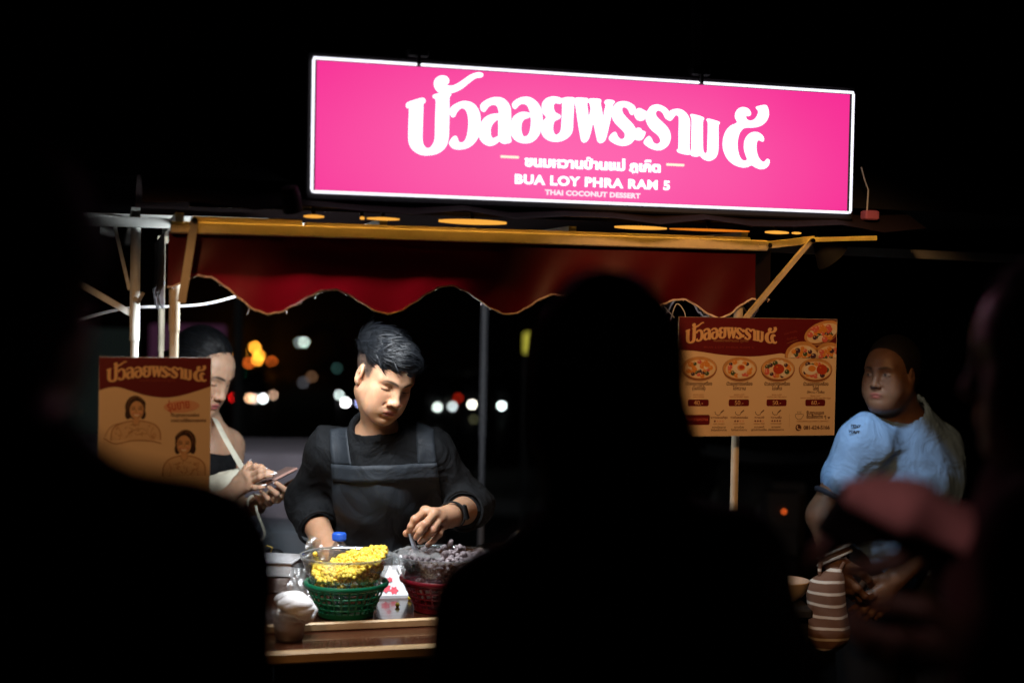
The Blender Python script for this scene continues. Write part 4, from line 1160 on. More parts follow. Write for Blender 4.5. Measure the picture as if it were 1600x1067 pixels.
def head_paint(col, p, R, o, s, lip, brow=(0.02, 0.015, 0.012), stub=None, lash=1.0, blush=0.25):
    q = ((p - o) @ R) / s
    m = (np.abs(q[:, 0]) < .1) & (q[:, 1] > -.12) & (q[:, 2] > -.13) & (q[:, 2] < .14)
    lipm = np.maximum(soft(lookup_ell(q, (0, .088, -.0640), (.0225, .010, .0050)), .002), soft(lookup_ell(q, (0, .088, -.0738), (.0185, .010, .0058)), .002))
    col[:] = col * (1 - lipm) + np.array(lip) * lipm
    mouth = soft(np.maximum(np.abs(q[:, 2] + .0686 + 5.5*q[:, 0]**2) - .0010, np.abs(q[:, 0]) - .0245) + (q[:, 1] < .075) * 1.0, .0012)
    col[:] = col * (1 - mouth * .8) + np.array((.06, .012, .012)) * mouth * .8
    for g_ in (-1, 1):
        x = q[:, 0] * g_
        zb = .0195 + .0048 * np.sin(np.clip((x - .010) / .042, 0, 1) * 2.6) - np.clip(x - .042, 0, 1) * .35
        hgt = .0040 * np.clip(1.25 - np.abs((x - .026) / .026), 0.15, 1)
        bm = soft(np.maximum(np.abs(q[:, 2] - zb) - hgt, np.maximum(.009 - x, x - .050)) + (q[:, 1] < .045) * 1.0, .003)
        col[:] = col * (1 - bm * .92) + np.array(brow) * bm * .92
        zl = -.0052 + .0026 * ((x - .033) / .014) ** 2 * 0.5
        lm = soft(np.maximum(np.abs(q[:, 2] - zl) - .0014, np.maximum(.0195 - x, x - .0475)) + (q[:, 1] < .06) * 1.0, .0014)
        col[:] = col * (1 - lm * lash) + np.array((.015, .010, .009)) * lm * lash
        bl = soft(lookup_ell(q, (.042 * g_, .065, -.030), (.028, .03, .02)), .03)
        col[:] = col * (1 - bl * blush) + col * np.array((1.05, .78, .72)) * bl * blush
        nb = soft(lookup_ell(q, (.0066 * g_, .0985, -.0440), (.0036, .005, .0030)), .002)
        col[:] = col * (1 - nb * .85) + np.array((.05, .015, .012)) * nb * .85
    if stub is not None:
        # clipped hair on the sides and back of the skull
        x, y, z = np.abs(q[:, 0]), q[:, 1], q[:, 2]
        d = np.maximum((np.where(y > -.012, .004 - .5*np.clip(.012 - np.abs(y - .016), 0, 1), .004 - 1.1*np.clip(-.012 - y, 0, .08)) - z), y - .030 - .15 * np.clip(z - .02, -.03, .05))
        inear = (lookup_ell(np.stack([x, y, z], 1), (.081, -.010, -.004), (.0085, .019, .031)) < .002)
        st = soft(d, .010)[:, 0] * m * (~inear)
        col[:] = col * (1 - st[:, None] * .8) + np.array(stub) * st[:, None] * .8
    return col

def auto_hand(wr, d, n, side, curl=0.5, s=1.0, spread=1.0, thumb=0.6):
    """fingers of a relaxed hand: wrist, direction d, palm normal n (the way the palm faces), side vector towards the thumb"""
    wr, d, n, side = [np.array(v, float) for v in (wr, d, n, side)]
    d /= np.linalg.norm(d); n -= d * (n @ d); n /= np.linalg.norm(n); side = side - d*(side@d) - n*(side@n); side /= np.linalg.norm(side)
    out = []
    for i, (w, ln, kn) in enumerate(((.029, .070, .086), (.010, .078, .090), (-.010, .073, .086), (-.028, .057, .077))):
        p = wr + (d * kn + side * w) * s
        pts, a = [p], 0.0
        for j, fr in enumerate((.45, .30, .25)):
            a += curl * (0.55 if j == 0 else 0.9) * (1 + .08 * i)
            v = d * math.cos(a) + n * math.sin(a) + side * (w * 2.2 * spread) * (0.5 if j else 1)
            p = p + v / np.linalg.norm(v) * ln * fr * s
            pts.append(p)
        out.append(pts)
    b = wr + (d * .022 + side * .026 + n * .008) * s
    t1 = b + (d * .030 + side * .026 + n * .012) * s
    t2 = t1 + (d * .028 + side * (.012 - .02 * thumb) + n * .018 * thumb) * s
    t3 = t2 + (d * .022 + side * (-.002 - .014 * thumb) + n * .012 * thumb) * s
    return dict(wrist=wr, fingers=out, thumb=[b, t1, t2, t3], s=s, n=n)

def hand_solid(S, h, wr_r=0.025):
    s = h.get('s', 1.0)
    wr = np.array(h['wrist'], float)
    F = [[np.array(p, float) for p in f] for f in h['fingers']]
    kn = [f[0] for f in F]
    for i, k_ in enumerate(kn):
        S.cone(wr + (k_ - wr) * 0.12, k_, .0165 * s, .0108 * s, .016 * s)
    for i in range(3): S.cone(kn[i], kn[i+1], .0098 * s, .0098 * s, .010 * s)
    for i, f in enumerate(F):
        r0 = (.0098, .0100, .0094, .0083)[i] * s
        S.ell(f[0], (r0*1.12,)*3, I3, .008 * s)
        S.chain(f, [r0, r0*.96, r0*.88, r0*.74], .0035 * s)
        S.ell(f[1], (r0*1.06,)*3, I3, .004 * s)
    t = [np.array(p, float) for p in h['thumb']]
    S.cone(wr, t[0], .018 * s, .016 * s, .014 * s)
    S.chain(t, [.0155*s, .0125*s, .0110*s, .0088*s], .006 * s)

def hand_nails(parent, h, m, ln=0.010, wd=0.0075, which=range(5), up=None):
    mb = MB()
    fs = list(h['fingers']) + [h['thumb']]
    for i in which:
        f = fs[i]
        a, b = Vector(f[-2]), Vector(f[-1])
        t = (b - a).normalized()
        n = -Vector(h['n']) if up is None else Vector(up)
        n = (n - t * n.dot(t)).normalized()
        x = t.cross(n)
        s = h.get('s', 1.0)
        r = .0070 * s
        vs, fc = [], []
        for j in range(6):
            u = j / 5
            ww = wd * s * (1.0 - (0.55 * max(0, (u - .55) / .45) ** 2)) / 2
            for q in (-1, -.4, .4, 1):
                c = b + t * (u * ln * s - .004*s) + x * (q * ww) + n * (r * (1.02 - .16*q*q) - .0022 * u * u * s)
                vs.append(c)
        for j in range(5):
            for q in range(3): fc.append((j*4+q, j*4+q+1, j*4+q+5, j*4+q+4))
        mb.add(vs, fc)
    return mb.build('nails', m, parent, smooth=True)

def strands(parent, name, P, Nn, R, o, flow, n, length, width, lift, m, seed, rad=0.09, keep=None):
    r_ = np.random.RandomState(seed)
    q = (P - o) @ R
    pool = np.arange(len(P)) if keep is None else np.where(keep(q))[0]
    vs, fs = [], []
    for i in r_.choice(pool, n):
        p, nn = P[i].copy(), Nn[i].copy()
        ln = length * r_.uniform(.6, 1.3)
        w0 = width * r_.uniform(.6, 1.4)
        steps = 5
        lf = lift * r_.uniform(0, 1) ** 1.5
        jit = r_.normal(size=3) * .16
        base = len(vs)
        for j in range(steps + 1):
            t = R @ np.array(flow((p - o) @ R)) + jit
            t = t - nn * (t @ nn); t /= np.linalg.norm(t) + 1e-9
            x = np.cross(t, nn)
            w = w0 * (1 - (j / steps) ** 2 * .9)
            c = p + nn * (.0012 + lf * math.sin(math.pi * .5 * j / steps))
            vs += [tuple(c - x * w / 2), tuple(c + nn * w * .35), tuple(c + x * w / 2)]
            p = p + t * ln / steps
            nn = nn + t * (ln / steps / rad); nn /= np.linalg.norm(nn)
        for j in range(steps):
            a = base + 3 * j
            fs += [(a, a+1, a+4, a+3), (a+1, a+2, a+5, a+4)]
    return MB().add(vs, fs).build(name, m, parent, smooth=True)

def torso_solid(S, N, H, sR, sL, g=1.0, pad=0.0, k=0.05, depth=1.0):
    N, H, sR, sL = [np.array(v, float) for v in (N, H, sR, sL)]
    zz = (N - H); zz /= np.linalg.norm(zz)
    xx = sR - sL; w = np.linalg.norm(xx); xx = xx / w; xx = xx - zz*(xx@zz); xx /= np.linalg.norm(xx)
    yy = np.cross(zz, xx)
    R = np.stack([xx, yy, zz], 1)
    ln = np.linalg.norm(N - H)
    S.cone(sR, N - zz*.04, .050*g + pad, .060*g + pad, k)
    S.cone(sL, N - zz*.04, .050*g + pad, .060*g + pad, k)
    S.ell(N - zz*ln*.36, (w*.47*g + pad, (.115*g + pad)*depth, ln*.36), R, k)
    S.ell(N - zz*ln*.70, (w*.43*g + pad, (.105*g + pad)*depth, ln*.28), R, k)
    S.ell(H, (w*.46*g + pad, (.115*g + pad)*depth, .13), R, k)
    return R

def legs_solid(S, hip, kn, an, pad=0.0, g=1.0):
    S.cone(hip, kn, .085*g + pad, .058*g + pad, .05)
    S.cone(kn, an, .056*g + pad, .040*g + pad, .03)

def shoe(parent, an, fwd, m):
    an, fwd = np.array(an, float), np.array(fwd, float) / np.linalg.norm(fwd)
    S = Solid()
    g0 = np.array([an[0], an[1], 0.0])
    R = np.stack([np.cross(fwd, [0, 0, 1]), fwd, [0, 0, 1]], 1)
    S.ell(g0 + fwd*.06 + [0, 0, .034], (.042, .125, .036), R, .02)
    S.ell(g0 - fwd*.01 + [0, 0, .06], (.040, .055, .055), R, .03)
    S.half(g0 + [0, 0, .002], (0, 0, -1))
    link('shoe', S.mesh('shoe', .010), m, parent)

M['skin'] = mat('skin', (0.5, 0.3, 0.2), 0.46, var=0.10, vscale=45, bump=0.16, bscale=380, sss=0.25, attr='Col', spec=0.45)
M['hair_black'] = mat('hair_black', (0.006, 0.007, 0.009), 0.44, var=0.5, vscale=160, spec=0.36)
M['hair_matte'] = mat('hair_matte', (0.007, 0.006, 0.006), 0.7, spec=0.2)
M['tee_black'] = mat('tee_black', (0.0062, 0.0072, 0.0088), 0.85, var=0.2, vscale=30, bump=0.25, bscale=700, spec=0.25, wrinkle=0.55, wscale=11)
M['apron'] = mat('apron', (0.019, 0.024, 0.031), 0.62, var=0.16, vscale=22, bump=0.25, bscale=600, spec=0.35, wrinkle=0.40, wscale=9)
M['trouser'] = mat('trouser', (0.02, 0.02, 0.025), 0.9)
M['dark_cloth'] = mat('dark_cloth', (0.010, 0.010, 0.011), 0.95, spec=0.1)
M['shoe'] = mat('shoe', (0.03, 0.03, 0.03), 0.6)

from mathutils.bvhtree import BVHTree
def bvh(me):
    return BVHTree.FromPolygons([v.co.copy() for v in me.vertices], [tuple(p.vertices) for p in me.polygons])

def draped(name, tree, outline_rows, off, thick, m, parent, smooth_n=6, dirn=(0, 1, 0), cols=24, wrap=False):
    """cloth patch laid on a body: each row is (left point, right point); cast along dirn, offset to the outside, given a thickness"""
    d = Vector(dirn).normalized()
    rows = len(outline_rows)
    G = np.zeros((rows, cols, 3))
    dep = np.full((rows, cols), np.nan)
    for i, (a, b) in enumerate(outline_rows):
        for j in range(cols):
            p = Vector(a).lerp(Vector(b), j / (cols - 1))
            st = p - d * 0.6
            hit = tree.ray_cast(st, d, 1.6)
            G[i, j] = st
            if hit[0] is not None: dep[i, j] = hit[3]
    keep = [i for i in range(rows) if np.isfinite(dep[i]).sum() >= cols * .6]
    G, dep, rows = G[keep], dep[keep], len(keep)
    med = np.nanmedian(dep)
    for i in range(rows):
        ok = ~np.isnan(dep[i])
        if ok.any(): dep[i] = np.interp(np.arange(cols), np.where(ok)[0], dep[i][ok])
        else: dep[i] = med
    for _ in range(smooth_n):
        pd = np.pad(dep, 1, mode='edge')
        avg = (pd[:-2, 1:-1] + pd[2:, 1:-1] + pd[1:-1, :-2] + pd[1:-1, 2:]) / 4
        dep = np.minimum(dep, 0.5 * dep + 0.5 * avg) if True else dep
    dd = np.array(d)
    front = G + dd * (dep - off)[..., None]
    if wrap:
        r0 = front[0]
        ex = [r0 + dd*b + np.array((0, 0, c)) for b, c in ((.13, -.045), (.085, -.010), (.045, .003), (.016, .004))]
        front = np.concatenate([np.array(ex), front]); rows += 4
    back = front + dd * thick
    if wrap: back = front + dd * thick * .5 - np.array((0, 0, thick)) * np.clip(1 - np.arange(rows)/6, 0, 1)[:, None, None]
    n = rows * cols
    vs = np.concatenate([front.reshape(-1, 3), back.reshape(-1, 3)])
    fs = []
    for i in range(rows - 1):
        for j in range(cols - 1):
            a = i*cols + j
            fs.append((a, a+cols, a+cols+1, a+1)); fs.append((n+a, n+a+1, n+a+cols+1, n+a+cols))
    for j in range(cols - 1):
        fs.append((j, j+1, n+j+1, n+j)); a = (rows-1)*cols + j; fs.append((a+1, a, n+a, n+a+1))
    for i in range(rows - 1):
        a = i*cols; fs.append((a+cols, a, n+a, n+a+cols)); a = i*cols + cols - 1; fs.append((a, a+cols, n+a+cols, n+a))
    return MB().add([tuple(v) for v in vs], fs).build(name, m, parent, smooth=True)

# ------------------------------------------------------------------ people
SKIN_A = (0.45, 0.248, 0.150)
def pv(px, py, Y): return np.array(at(px, py, Y))

# ---- the vendor
def vendor():
    o = pv(600, 589, 3.50)
    R = rotm(35, 25, -9)
    s = 0.87
    N = pv(589, 676, 3.585); H = pv(598, 880, 3.74)
    sR, sL = pv(515, 706, 3.64), pv(671, 709, 3.62)
    eR, wR = pv(479, 784, 3.73), pv(516, 868, 3.52)
    eL, wL = pv(738, 792, 3.67), pv(704, 806, 3.425)
    S = Solid()
    head_solid(S, o, R, s, .15)
    nb = o + R @ np.array((0, -.014, -.060)) * s
    S.cone(nb, N + np.array((.006, .02, -.01)), .037, .047, .025)
    S.cone(o + R @ np.array((.040, -.02, -.06)) * s, N + np.array((.01, -.04, -.02)), .012, .012, .03)
    torso_solid(S, N - [0, 0, .01], H, sR, sL, 0.90)
    S.cone(sR, eR, .046, .040, .03); S.cone(eR, wR, .041, .027, .02)
    S.cone(sL, eL, .046, .041, .03); S.cone(eL, wL, .0425, .0275, .02)
    hy = 3.405
    def f(*ps): return [pv(x, y, Y) for x, y, Y in ps]
    hl = dict(wrist=wL, s=1.0, n=np.array((-.3, .6, -.7)), fingers=[
        f((664.5, 798.5, 3.385), (648.5, 811.5, 3.345), (642.5, 822, 3.345), (639.5, 829, 3.352)),
        f((679, 802, 3.372), (664.5, 819, 3.325), (656, 831.5, 3.322), (650.5, 839.5, 3.33)),
        f((688, 810.5, 3.378), (675.5, 829, 3.335), (665, 839, 3.335), (656.5, 846, 3.345)),
        f((693, 819, 3.392), (686, 834, 3.36), (677, 844, 3.355), (668.5, 851, 3.36))],
        thumb=f((682, 815, 3.43), (662, 822, 3.415), (645, 829, 3.385), (635, 833, 3.365)))
    hand_solid(S, hl)
    hr = auto_hand(wR, (0.5, -.25, -.75), (.5, .5, 0.3), (.3, -.7, .3), 0.55)
    hand_solid(S, hr)
    kR, kL = H + [-.10, -.02, -.42], H + [.11, -.02, -.42]
    aR, aL = np.array((kR[0], kR[1] + .05, .09)), np.array((kL[0], kL[1] + .05, .09))
    legs_solid(S, H + [-.09, 0, -.02], kR, aR); legs_solid(S, H + [.09, 0, -.02], kL, aL)
    S.cone(aR, aR + [0, -.12, -.05], .036, .03, .02); S.cone(aL, aL + [0, -.12, -.05], .036, .03, .02)
    me = S.mesh('person', .009, [(o - .15, o + .16, .0023), (hl['fingers'][3][3] - .05, wL + .05, .0026)])
    co = coords(me)
    col = np.tile(np.array(SKIN_A), (len(co), 1))
    head_paint(col, co, R, o, s, (0.40, 0.13, 0.11), stub=(0.022, 0.022, 0.024), blush=.35)
    # fingertips and knuckles a little redder, small tattoo on the forearm
    for fg in hl['fingers']:
        for p_, r_ in ((fg[0], .011), (fg[1], .010), (fg[3], .012)):
            w = soft(np.linalg.norm(co - p_, axis=1) - r_, .012)
            col[:] = col * (1 - w*.5) + col * np.array((1.06, .74, .68)) * w * .5
    tp = pv(467, 838, 3.60)
    tq = np.stack([(co - tp) @ np.array((1., 0, 0)), (co - tp) @ np.array((0, 0, 1.))], 1)
    tq = tq @ np.array([[.95, .3], [-.3, .95]])
    rr = np.sqrt((tq[:, 0]/.010)**2 + (tq[:, 1]/.020)**2)
    tat = ((np.abs(rr - .85) < .16) | (np.abs(rr - .4) < .18) | ((np.abs(tq[:, 0]) < .0016) & (rr < 1))) & (np.abs(co[:, 1] - tp[1]) < .08)
    col[tat] = col[tat] * .3 + np.array((.02, .03, .03)) * .7
    paint(me, col)
    body = link('person', me, M['skin'])
    tag(body, 'vendor in black shirt and dark apron serving behind the food bowls', 'person')
    # shirt
    S = Solid()
    torso_solid(S, N - [0, 0, .020], H, sR, sL, 0.90, .014, .05)
    cR = eR + (wR - eR) * .30; cL = eL + (wL - eL) * .24
    S.cone(sR, eR, .056, .052, .05); S.cone(eR, cR, .054, .056, .03)
    S.cone(sL, eL, .056, .052, .05); S.cone(eL, cL, .054, .057, .03)
    nd = nb - N; nd = nd / np.linalg.norm(nd)
    S.cone(N - nd*.03, N + nd*.018, .076, .064, .03)
    S.half(N + nd*.020, nd + np.array((0, .25, 0)), .004)
    S.cone(N, N + nd*.08, .056, .058, .004, 's')
    me = S.mesh('shirt', .008, [(N - .12, N + .12, .005), (eR - .11, eR + .11, .006), (eL - .11, eL + .11, .006)])
    folds(me, .024, 4, 30, 7)
    folds(me, .007, 9, 75, 5)
    shirt = link('shirt', me, M['tee_black'], body)
    ring = []
    dx = np.cross(nd, [0, 1, 0]); dx /= np.linalg.norm(dx); dy = np.cross(dx, nd)
    col_t = bvh(me)
    for i in range(40):
        a = 2*math.pi*i/40
        rad = .0635
        ring.append(N + nd*(.014 + .012*math.sin(a)) + dx*rad*math.cos(a) + dy*rad*math.sin(a))
    auto_smooth(MB().tube(ring, .0088, 10, closed=True).build('collar', M['tee_black'], body))
    for e_, c_, w_ in ((eR, cR, wR), (eL, cL, wL)):
        d = w_ - e_; d /= np.linalg.norm(d)
        u = np.cross(d, [0, 0, 1.]); u /= np.linalg.norm(u); v = np.cross(u, d)
        rg = [c_ + d*.050 + u*.0505*math.cos(a) + v*.0505*math.sin(a) for a in np.linspace(0, 2*math.pi, 32, endpoint=False)]
        auto_smooth(MB().tube(rg, .0042, 8, closed=True).build('cuff', M['tee_black'], body))
    # apron laid over the shirt
    tr = bvh(me)
    def Lp(px, py): return Vector(pv(px, py, 3.52))
    rows = []
    for i in range(26):
        t = i / 25
        y = 728 + t * 190
        xl = 515 - 3*t + 3*math.sin(t*3); xr = 681 + 4*min(1, t*3) + 10*t
        rows.append((Lp(xl, y), Lp(xr, y - 2)))
    ap = empty('apron', (0, 0, 0)); ap.parent = body
    b_ = draped('bib', tr, rows, .006, .004, M['apron'], ap, 14)
    folds(b_.data, .014, 21, 22, 5)
    rows = [(Lp(514.5 + t*2, 727.5 + t*27), Lp(681.5 + t*3, 725.5 + t*27)) for t in np.linspace(0, 1, 5)]
    draped('top_band', tr, rows, .0115, .004, M['apron'], ap, 14)
    for q in (((506, 655), (534, 651), (516, 728), (549, 727)), ((646, 656), (674, 668), (652, 727), (681, 726))):
        (x0, y0), (x1, y1), (x2, y2), (x3, y3) = q
        rows = [(Lp(x0 + (x2-x0)*t, y0 + (y2-y0)*t), Lp(x1 + (x3-x1)*t, y1 + (y3-y1)*t)) for t in np.linspace(0.0, 1.02, 14)]
        draped('strap', tr, rows, .0075, .0035, M['apron'], ap, 4, cols=8, wrap=True)
    mb = MB()
    # trousers, shoes
    S = Solid(); S.ell(H - [0, 0, .03], (.165, .125, .12), I3, .04)
    legs_solid(S, H + [-.09, 0, -.02], kR, aR, .012); legs_solid(S, H + [.09, 0, -.02], kL, aL, .012)
    link('trousers', S.mesh('trousers', .016), M['trouser'], body)
    shoe(body, aR, (0, -1, 0), M['shoe']); shoe(body, aL, (0, -1, 0), M['shoe'])
    hand_nails(body, hl, mat('nail', (0.60, 0.40, 0.32), 0.3), .008, .0075, range(4))
    # hair: swept top over clipped sides
    S = Solid()
    P = lambda *p: o + R @ (np.array(p) * s)
    S.ell(P(0, -.020, .062), np.array((.0765, .096, .054)) * s, R, .02)
    S.ell(P(.006, .036, .078), np.array((.054, .044, .032)) * s, R, .02)
    S.ell(P(.030, .018, .078), np.array((.046, .05, .034)) * s, R, .02)
    S.ell(P(.034, -.035, .070), np.array((.046, .064, .044)) * s, R, .02)
    S.ell(P(.0, -.075, .060), np.array((.058, .036, .05)) * s, R, .02)
    S.half(P(0, .0, .045), R @ np.array((0, -.16, -1)), .01)
    S.half(P(0, .083, .07), R @ np.array((0, 1, -.35)), .01)
    me = S.mesh('hair', .004)
    hp, hn = coords(me), normals(me)
    q = (hp - o) @ R
    wob = np.sin(q[:, 1]*120 + np.sin(q[:, 0]*60)*2 + q[:, 2]*50) * .0022 + np.sin(q[:, 0]*170 + q[:, 1]*40) * .0016
    set_coords(me, hp + hn * wob[:, None])
    hair = link('hair', me, M['hair_black'], body)
    hp, hn = coords(me), normals(me)
    # crown is at the back; locks sweep forward and over to the person's left
    flow = lambda p: (-.62 if p[0] > -.03 else -.1, .62 - .9*max(0, p[1]*8), .10 + max(0, -p[1])*2 - (.5 if p[0] < -.04 else 0))
    strands(hair, 'locks', hp, hn, R, o, flow, 6000, .034, .0010, .0045, M['hair_black'], 3, keep=lambda q: q[:, 2] > .045)
    strands(hair, 'tufts', hp, hn, R, o, flow, 620, .040, .0042, .0095, M['hair_black'], 31, keep=lambda q: q[:, 2] > .038)
    strands(hair, 'fringe', hp, hn, R, o, flow, 700, .020, .0011, .005, M['hair_black'], 5, keep=lambda q: (q[:, 2] > .058) & (q[:, 1] > .04))
    strands(hair, 'flyaways', hp, hn, R, o, flow, 260, .045, .0006, .014, M['hair_black'], 15, keep=lambda q: q[:, 2] > .05)
    side = lambda p: (0.0, -.55, -.8)
    hb = coords(body.data); nb_ = normals(body.data)
    def clipped(q):
        x, y, z = np.abs(q[:, 0]), q[:, 1], q[:, 2]
        return (z > .006 + np.clip(y + .02, 0, 1)*.25 - np.clip(-y, 0, .1)*.55) & (z < .062) & (y < .034 - .25*np.clip(z - .02, 0, 1)) & (x < .1) & (y > -.13) & ~((x > .069) & (y > -.034) & (y < .014) & (z < .034))
    strands(hair, 'clipped_sides', hb, nb_, R, o, side, 3600, .006, .0004, .0006, M['hair_black'], 8, keep=clipped)
    # fitness band
    d = (eL - wL); d /= np.linalg.norm(d)
    u = np.cross(d, [0, 0, 1.]); u /= np.linalg.norm(u); v = np.cross(u, d)
    c0 = wL + d * .010
    wt = empty('smart_watch', (0, 0, 0)); wt.parent = body
    rg = [c0 + u*.0325*math.cos(a) + v*.0325*math.sin(a) for a in np.linspace(0, 2*math.pi, 36, endpoint=False)]
    mb = MB()
    for i in range(36):
        a, b = rg[i], rg[(i+1) % 36]
        ra, rb = (a - c0)*.07, (b - c0)*.07
        mb.add([a - d*.009, a + d*.009, b + d*.009, b - d*.009, a + ra - d*.009, a + ra + d*.009, b + rb + d*.009, b + rb - d*.009],
               [(4, 7, 6, 5), (0, 1, 2, 3), (0, 4, 5, 1)[::-1] if False else (0, 3, 7, 4), (1, 5, 6, 2)])
    mb.build('band', M['rubber'], wt)
    n = -v*.05 + u*.9 * (1 if u[1] < 0 else -1); n = n + np.array((0, -.35, .35)); n -= d*(n@d); n /= np.linalg.norm(n)
    tt = np.cross(n, d)
    Rm = Matrix(np.stack([d, tt, n], 1).tolist()).to_4x4()
    Rm.translation = Vector(c0 + n*.034)
    k = MB().box((-.011, -.019, -.002), (.011, .019, .006), bev=.003).build('case', M['black_metal'], wt); k.matrix_local = Rm; auto_smooth(k)
    k = MB().box((-.0085, -.0165, .0062), (.0085, .0165, .0068)).build('glass', mat('watch_glass', (.01, .01, .012), .08, spec=.8), wt); k.matrix_local = Rm
    return body, hl
VENDOR, VHAND = vendor()

def dress_legs(S, H, an, w, pad=0.0):
    for g_, a in zip((-1, 1), an):
        hp = H + np.array((w*g_, 0, -.02)); a = np.array(a)
        legs_solid(S, hp, (hp + a)/2 + np.array((0, -.01, .01)), a, pad)

# ---- woman with a phone, behind the poster
def phone_woman():
    o = pv(317, 581, 3.95); R = rotm(62, 26, -4); s = .93
    N = pv(326, 676, 3.99); H = pv(305, 900, 4.05)
    sR, sL = pv(258, 703, 3.93), pv(357, 697, 4.06)
    eL, wL = pv(364, 800, 4.02), pv(402, 788, 3.87)
    eR, wR = pv(268, 806, 3.80), pv(357, 776, 3.775)
    f = lambda *ps: [pv(x, y, Y) for x, y, Y in ps]
    h1 = dict(wrist=wR, s=.88, n=np.array((.4, .3, -.8)), fingers=[
        f((385, 738, 3.745), (399, 728.5, 3.73), (408, 729.5, 3.725), (414.5, 733.5, 3.722)),
        f((390, 744, 3.735), (407, 736.5, 3.715), (418, 737, 3.71), (427, 739.5, 3.71)),
        f((392, 752, 3.735), (407, 745, 3.71), (416, 742.5, 3.705), (424, 742.5, 3.705)),
        f((390, 761, 3.74), (399, 762, 3.72), (406, 761.5, 3.712), (412, 760, 3.71))],
        thumb=f((371, 752, 3.765), (379, 740, 3.755), (386, 731, 3.75), (390.5, 723.5, 3.75)))
    h2 = dict(wrist=wL, s=.86, n=np.array((0, -.6, .6)), fingers=[
        f((428, 779, 3.82), (446, 776, 3.785), (446, 765, 3.745), (432, 754.5, 3.732)),
        f((421, 781, 3.825), (434, 781, 3.785), (432, 771, 3.745), (419, 760, 3.732)),
        f((413, 783, 3.83), (421, 786, 3.79), (418, 778, 3.75), (408, 767, 3.74)),
        f((406, 785, 3.84), (411, 790, 3.80), (407, 784, 3.765), (400, 775, 3.755))],
        thumb=f((425, 772, 3.86), (441, 764, 3.85), (452, 758, 3.84), (460, 751, 3.83)))
    S = Solid()
    head_solid(S, o, R, s, 0.0)
    nb = o + R @ np.array((0, -.030, -.055)) * s
    S.cone(nb, N + np.array((0, .02, -.01)), .043, .050, .03)
    torso_solid(S, N - [0, 0, .012], H, sR, sL, .80)
    S.cone(sR, eR, .040, .034, .03); S.cone(eR, wR, .035, .022, .02)
    S.cone(sL, eL, .040, .034, .03); S.cone(eL, wL, .035, .022, .02)
    hand_solid(S, h1); hand_solid(S, h2)
    an = [np.array((H[0] - .09, H[1] + .05, .09)), np.array((H[0] + .09, H[1], .09))]
    dress_legs(S, H, an, .085)
    for a in an: S.cone(a, a + [.06, -.08, -.05], .034, .03, .02)
    me = S.mesh('person', .009, [(o - .14, o + .15, .0026), (pv(360, 795, 3.70), pv(470, 715, 3.86), .0026)])
    co = coords(me)
    col = np.tile(np.array((.47, .285, .19)), (len(co), 1))
    head_paint(col, co, R, o, s, (.36, .10, .10), blush=.4)
    paint(me, col)
    body = tag(link('person', me, M['skin']), 'woman in black top looking down at the phone in her hands', 'person')
    S = Solid()
    torso_solid(S, N - [0, 0, .035], H, sR, sL, .80, .010)
    up = np.array((0, 0, 1.))
    for sh in (sR, sL):
        out = sh - N; out[2] = 0; out /= np.linalg.norm(out)
        S.half(sh - out*.030, out + np.array((0, 0, .15)), .01)
    S.ell(N + np.array((.02, -.075, .02)), (.050, .06, .055), I3, .01, 's')
    me = S.mesh('tank_top', .007); folds(me, .004, 11, 34, 5)
    link('tank_top', me, M['tee_black'], body)
    tr = bvh(me)
    S = Solid(); S.ell(H - [0, 0, .03], (.155, .118, .12), I3, .04); dress_legs(S, H, an, .085, .012)
    link('trousers', S.mesh('trousers', .016), M['trouser'], body)
    for a in an: shoe(body, a, (.6, -.8, 0), M['shoe'])
    # hair drawn back into a low knot
    S = Solid()
    P = lambda *p: o + R @ (np.array(p) * s)
    S.ell(P(0, -.026, .036), np.array((.083, .095, .092)) * s, R, .02)
    S.ell(P(0, -.06, -.03), np.array((.070, .055, .06)) * s, R, .03)
    S.ell(P(.0, -.115, -.03), np.array((.042, .036, .042)) * s, R, .02)
    S.half(P(0, .086, .070), R @ np.array((0, 1, -.45)), .008)
    S.ell(P(0, .092, -.040), np.array((.062, .100, .082)) * s, R, .010, 's')
    me = S.mesh('hair', .0045)
    hair = link('hair', me, M['hair_matte'], body)
    strands(hair, 'locks', coords(me), normals(me), R, o, lambda p: (0, -1, -.25), 2600, .05, .0013, .0022, M['hair_black'], 4)
    strands(hair, 'loose_wisps', coords(me), normals(me), R, o, lambda p: (.2*np.sign(p[0]), .5, -1), 160, .055, .0010, .012, M['hair_matte'], 14, keep=lambda q: (q[:, 1] > .02) & (q[:, 2] < .07))
    # cream strap across the chest and cream cuff bag at the elbow
    M['cream_cloth'] = mat('cream_cloth', (.55, .53, .43), .85, var=.1, vscale=40, bump=.3, bscale=500)
    bag = empty('shoulder_bag', pv(330, 760, 3.80), 0, 'cream shoulder bag strap and pouch worn by the woman with the phone', 'bag')
    bo = np.array(bag.location)
    pts = [pv(334, 652, 3.97), pv(340, 661, 3.905), pv(352, 685, 3.86), pv(366, 709, 3.84), pv(377, 728, 3.835), pv(388, 745, 3.835)]
    pts = smooth_loop([tuple(p - bo) for p in pts], 4, closed=False)
    vs, fs = [], []
    for i, p in enumerate(pts):
        p = np.array(p); w = .0082 + .004 * (i / len(pts))
        vs += [p + (-w, -.002, .004), p + (w, -.002, -.004), p + (w, .002, -.004), p + (-w, .002, .004)]
    for i in range(len(pts) - 1):
        for k in range(4): fs.append((4*i+k, 4*i+(k+1) % 4, 4*i+4+(k+1) % 4, 4*i+4+k))
    auto_smooth(MB().add(vs, fs).build('strap', M['cream_cloth'], bag), 50)
    S = Solid()
    c = lambda x, y, Y: pv(x, y, Y) - bo
    S.cone(c(300, 770, 3.86), c(356, 757, 3.84), .040, .033, .02)
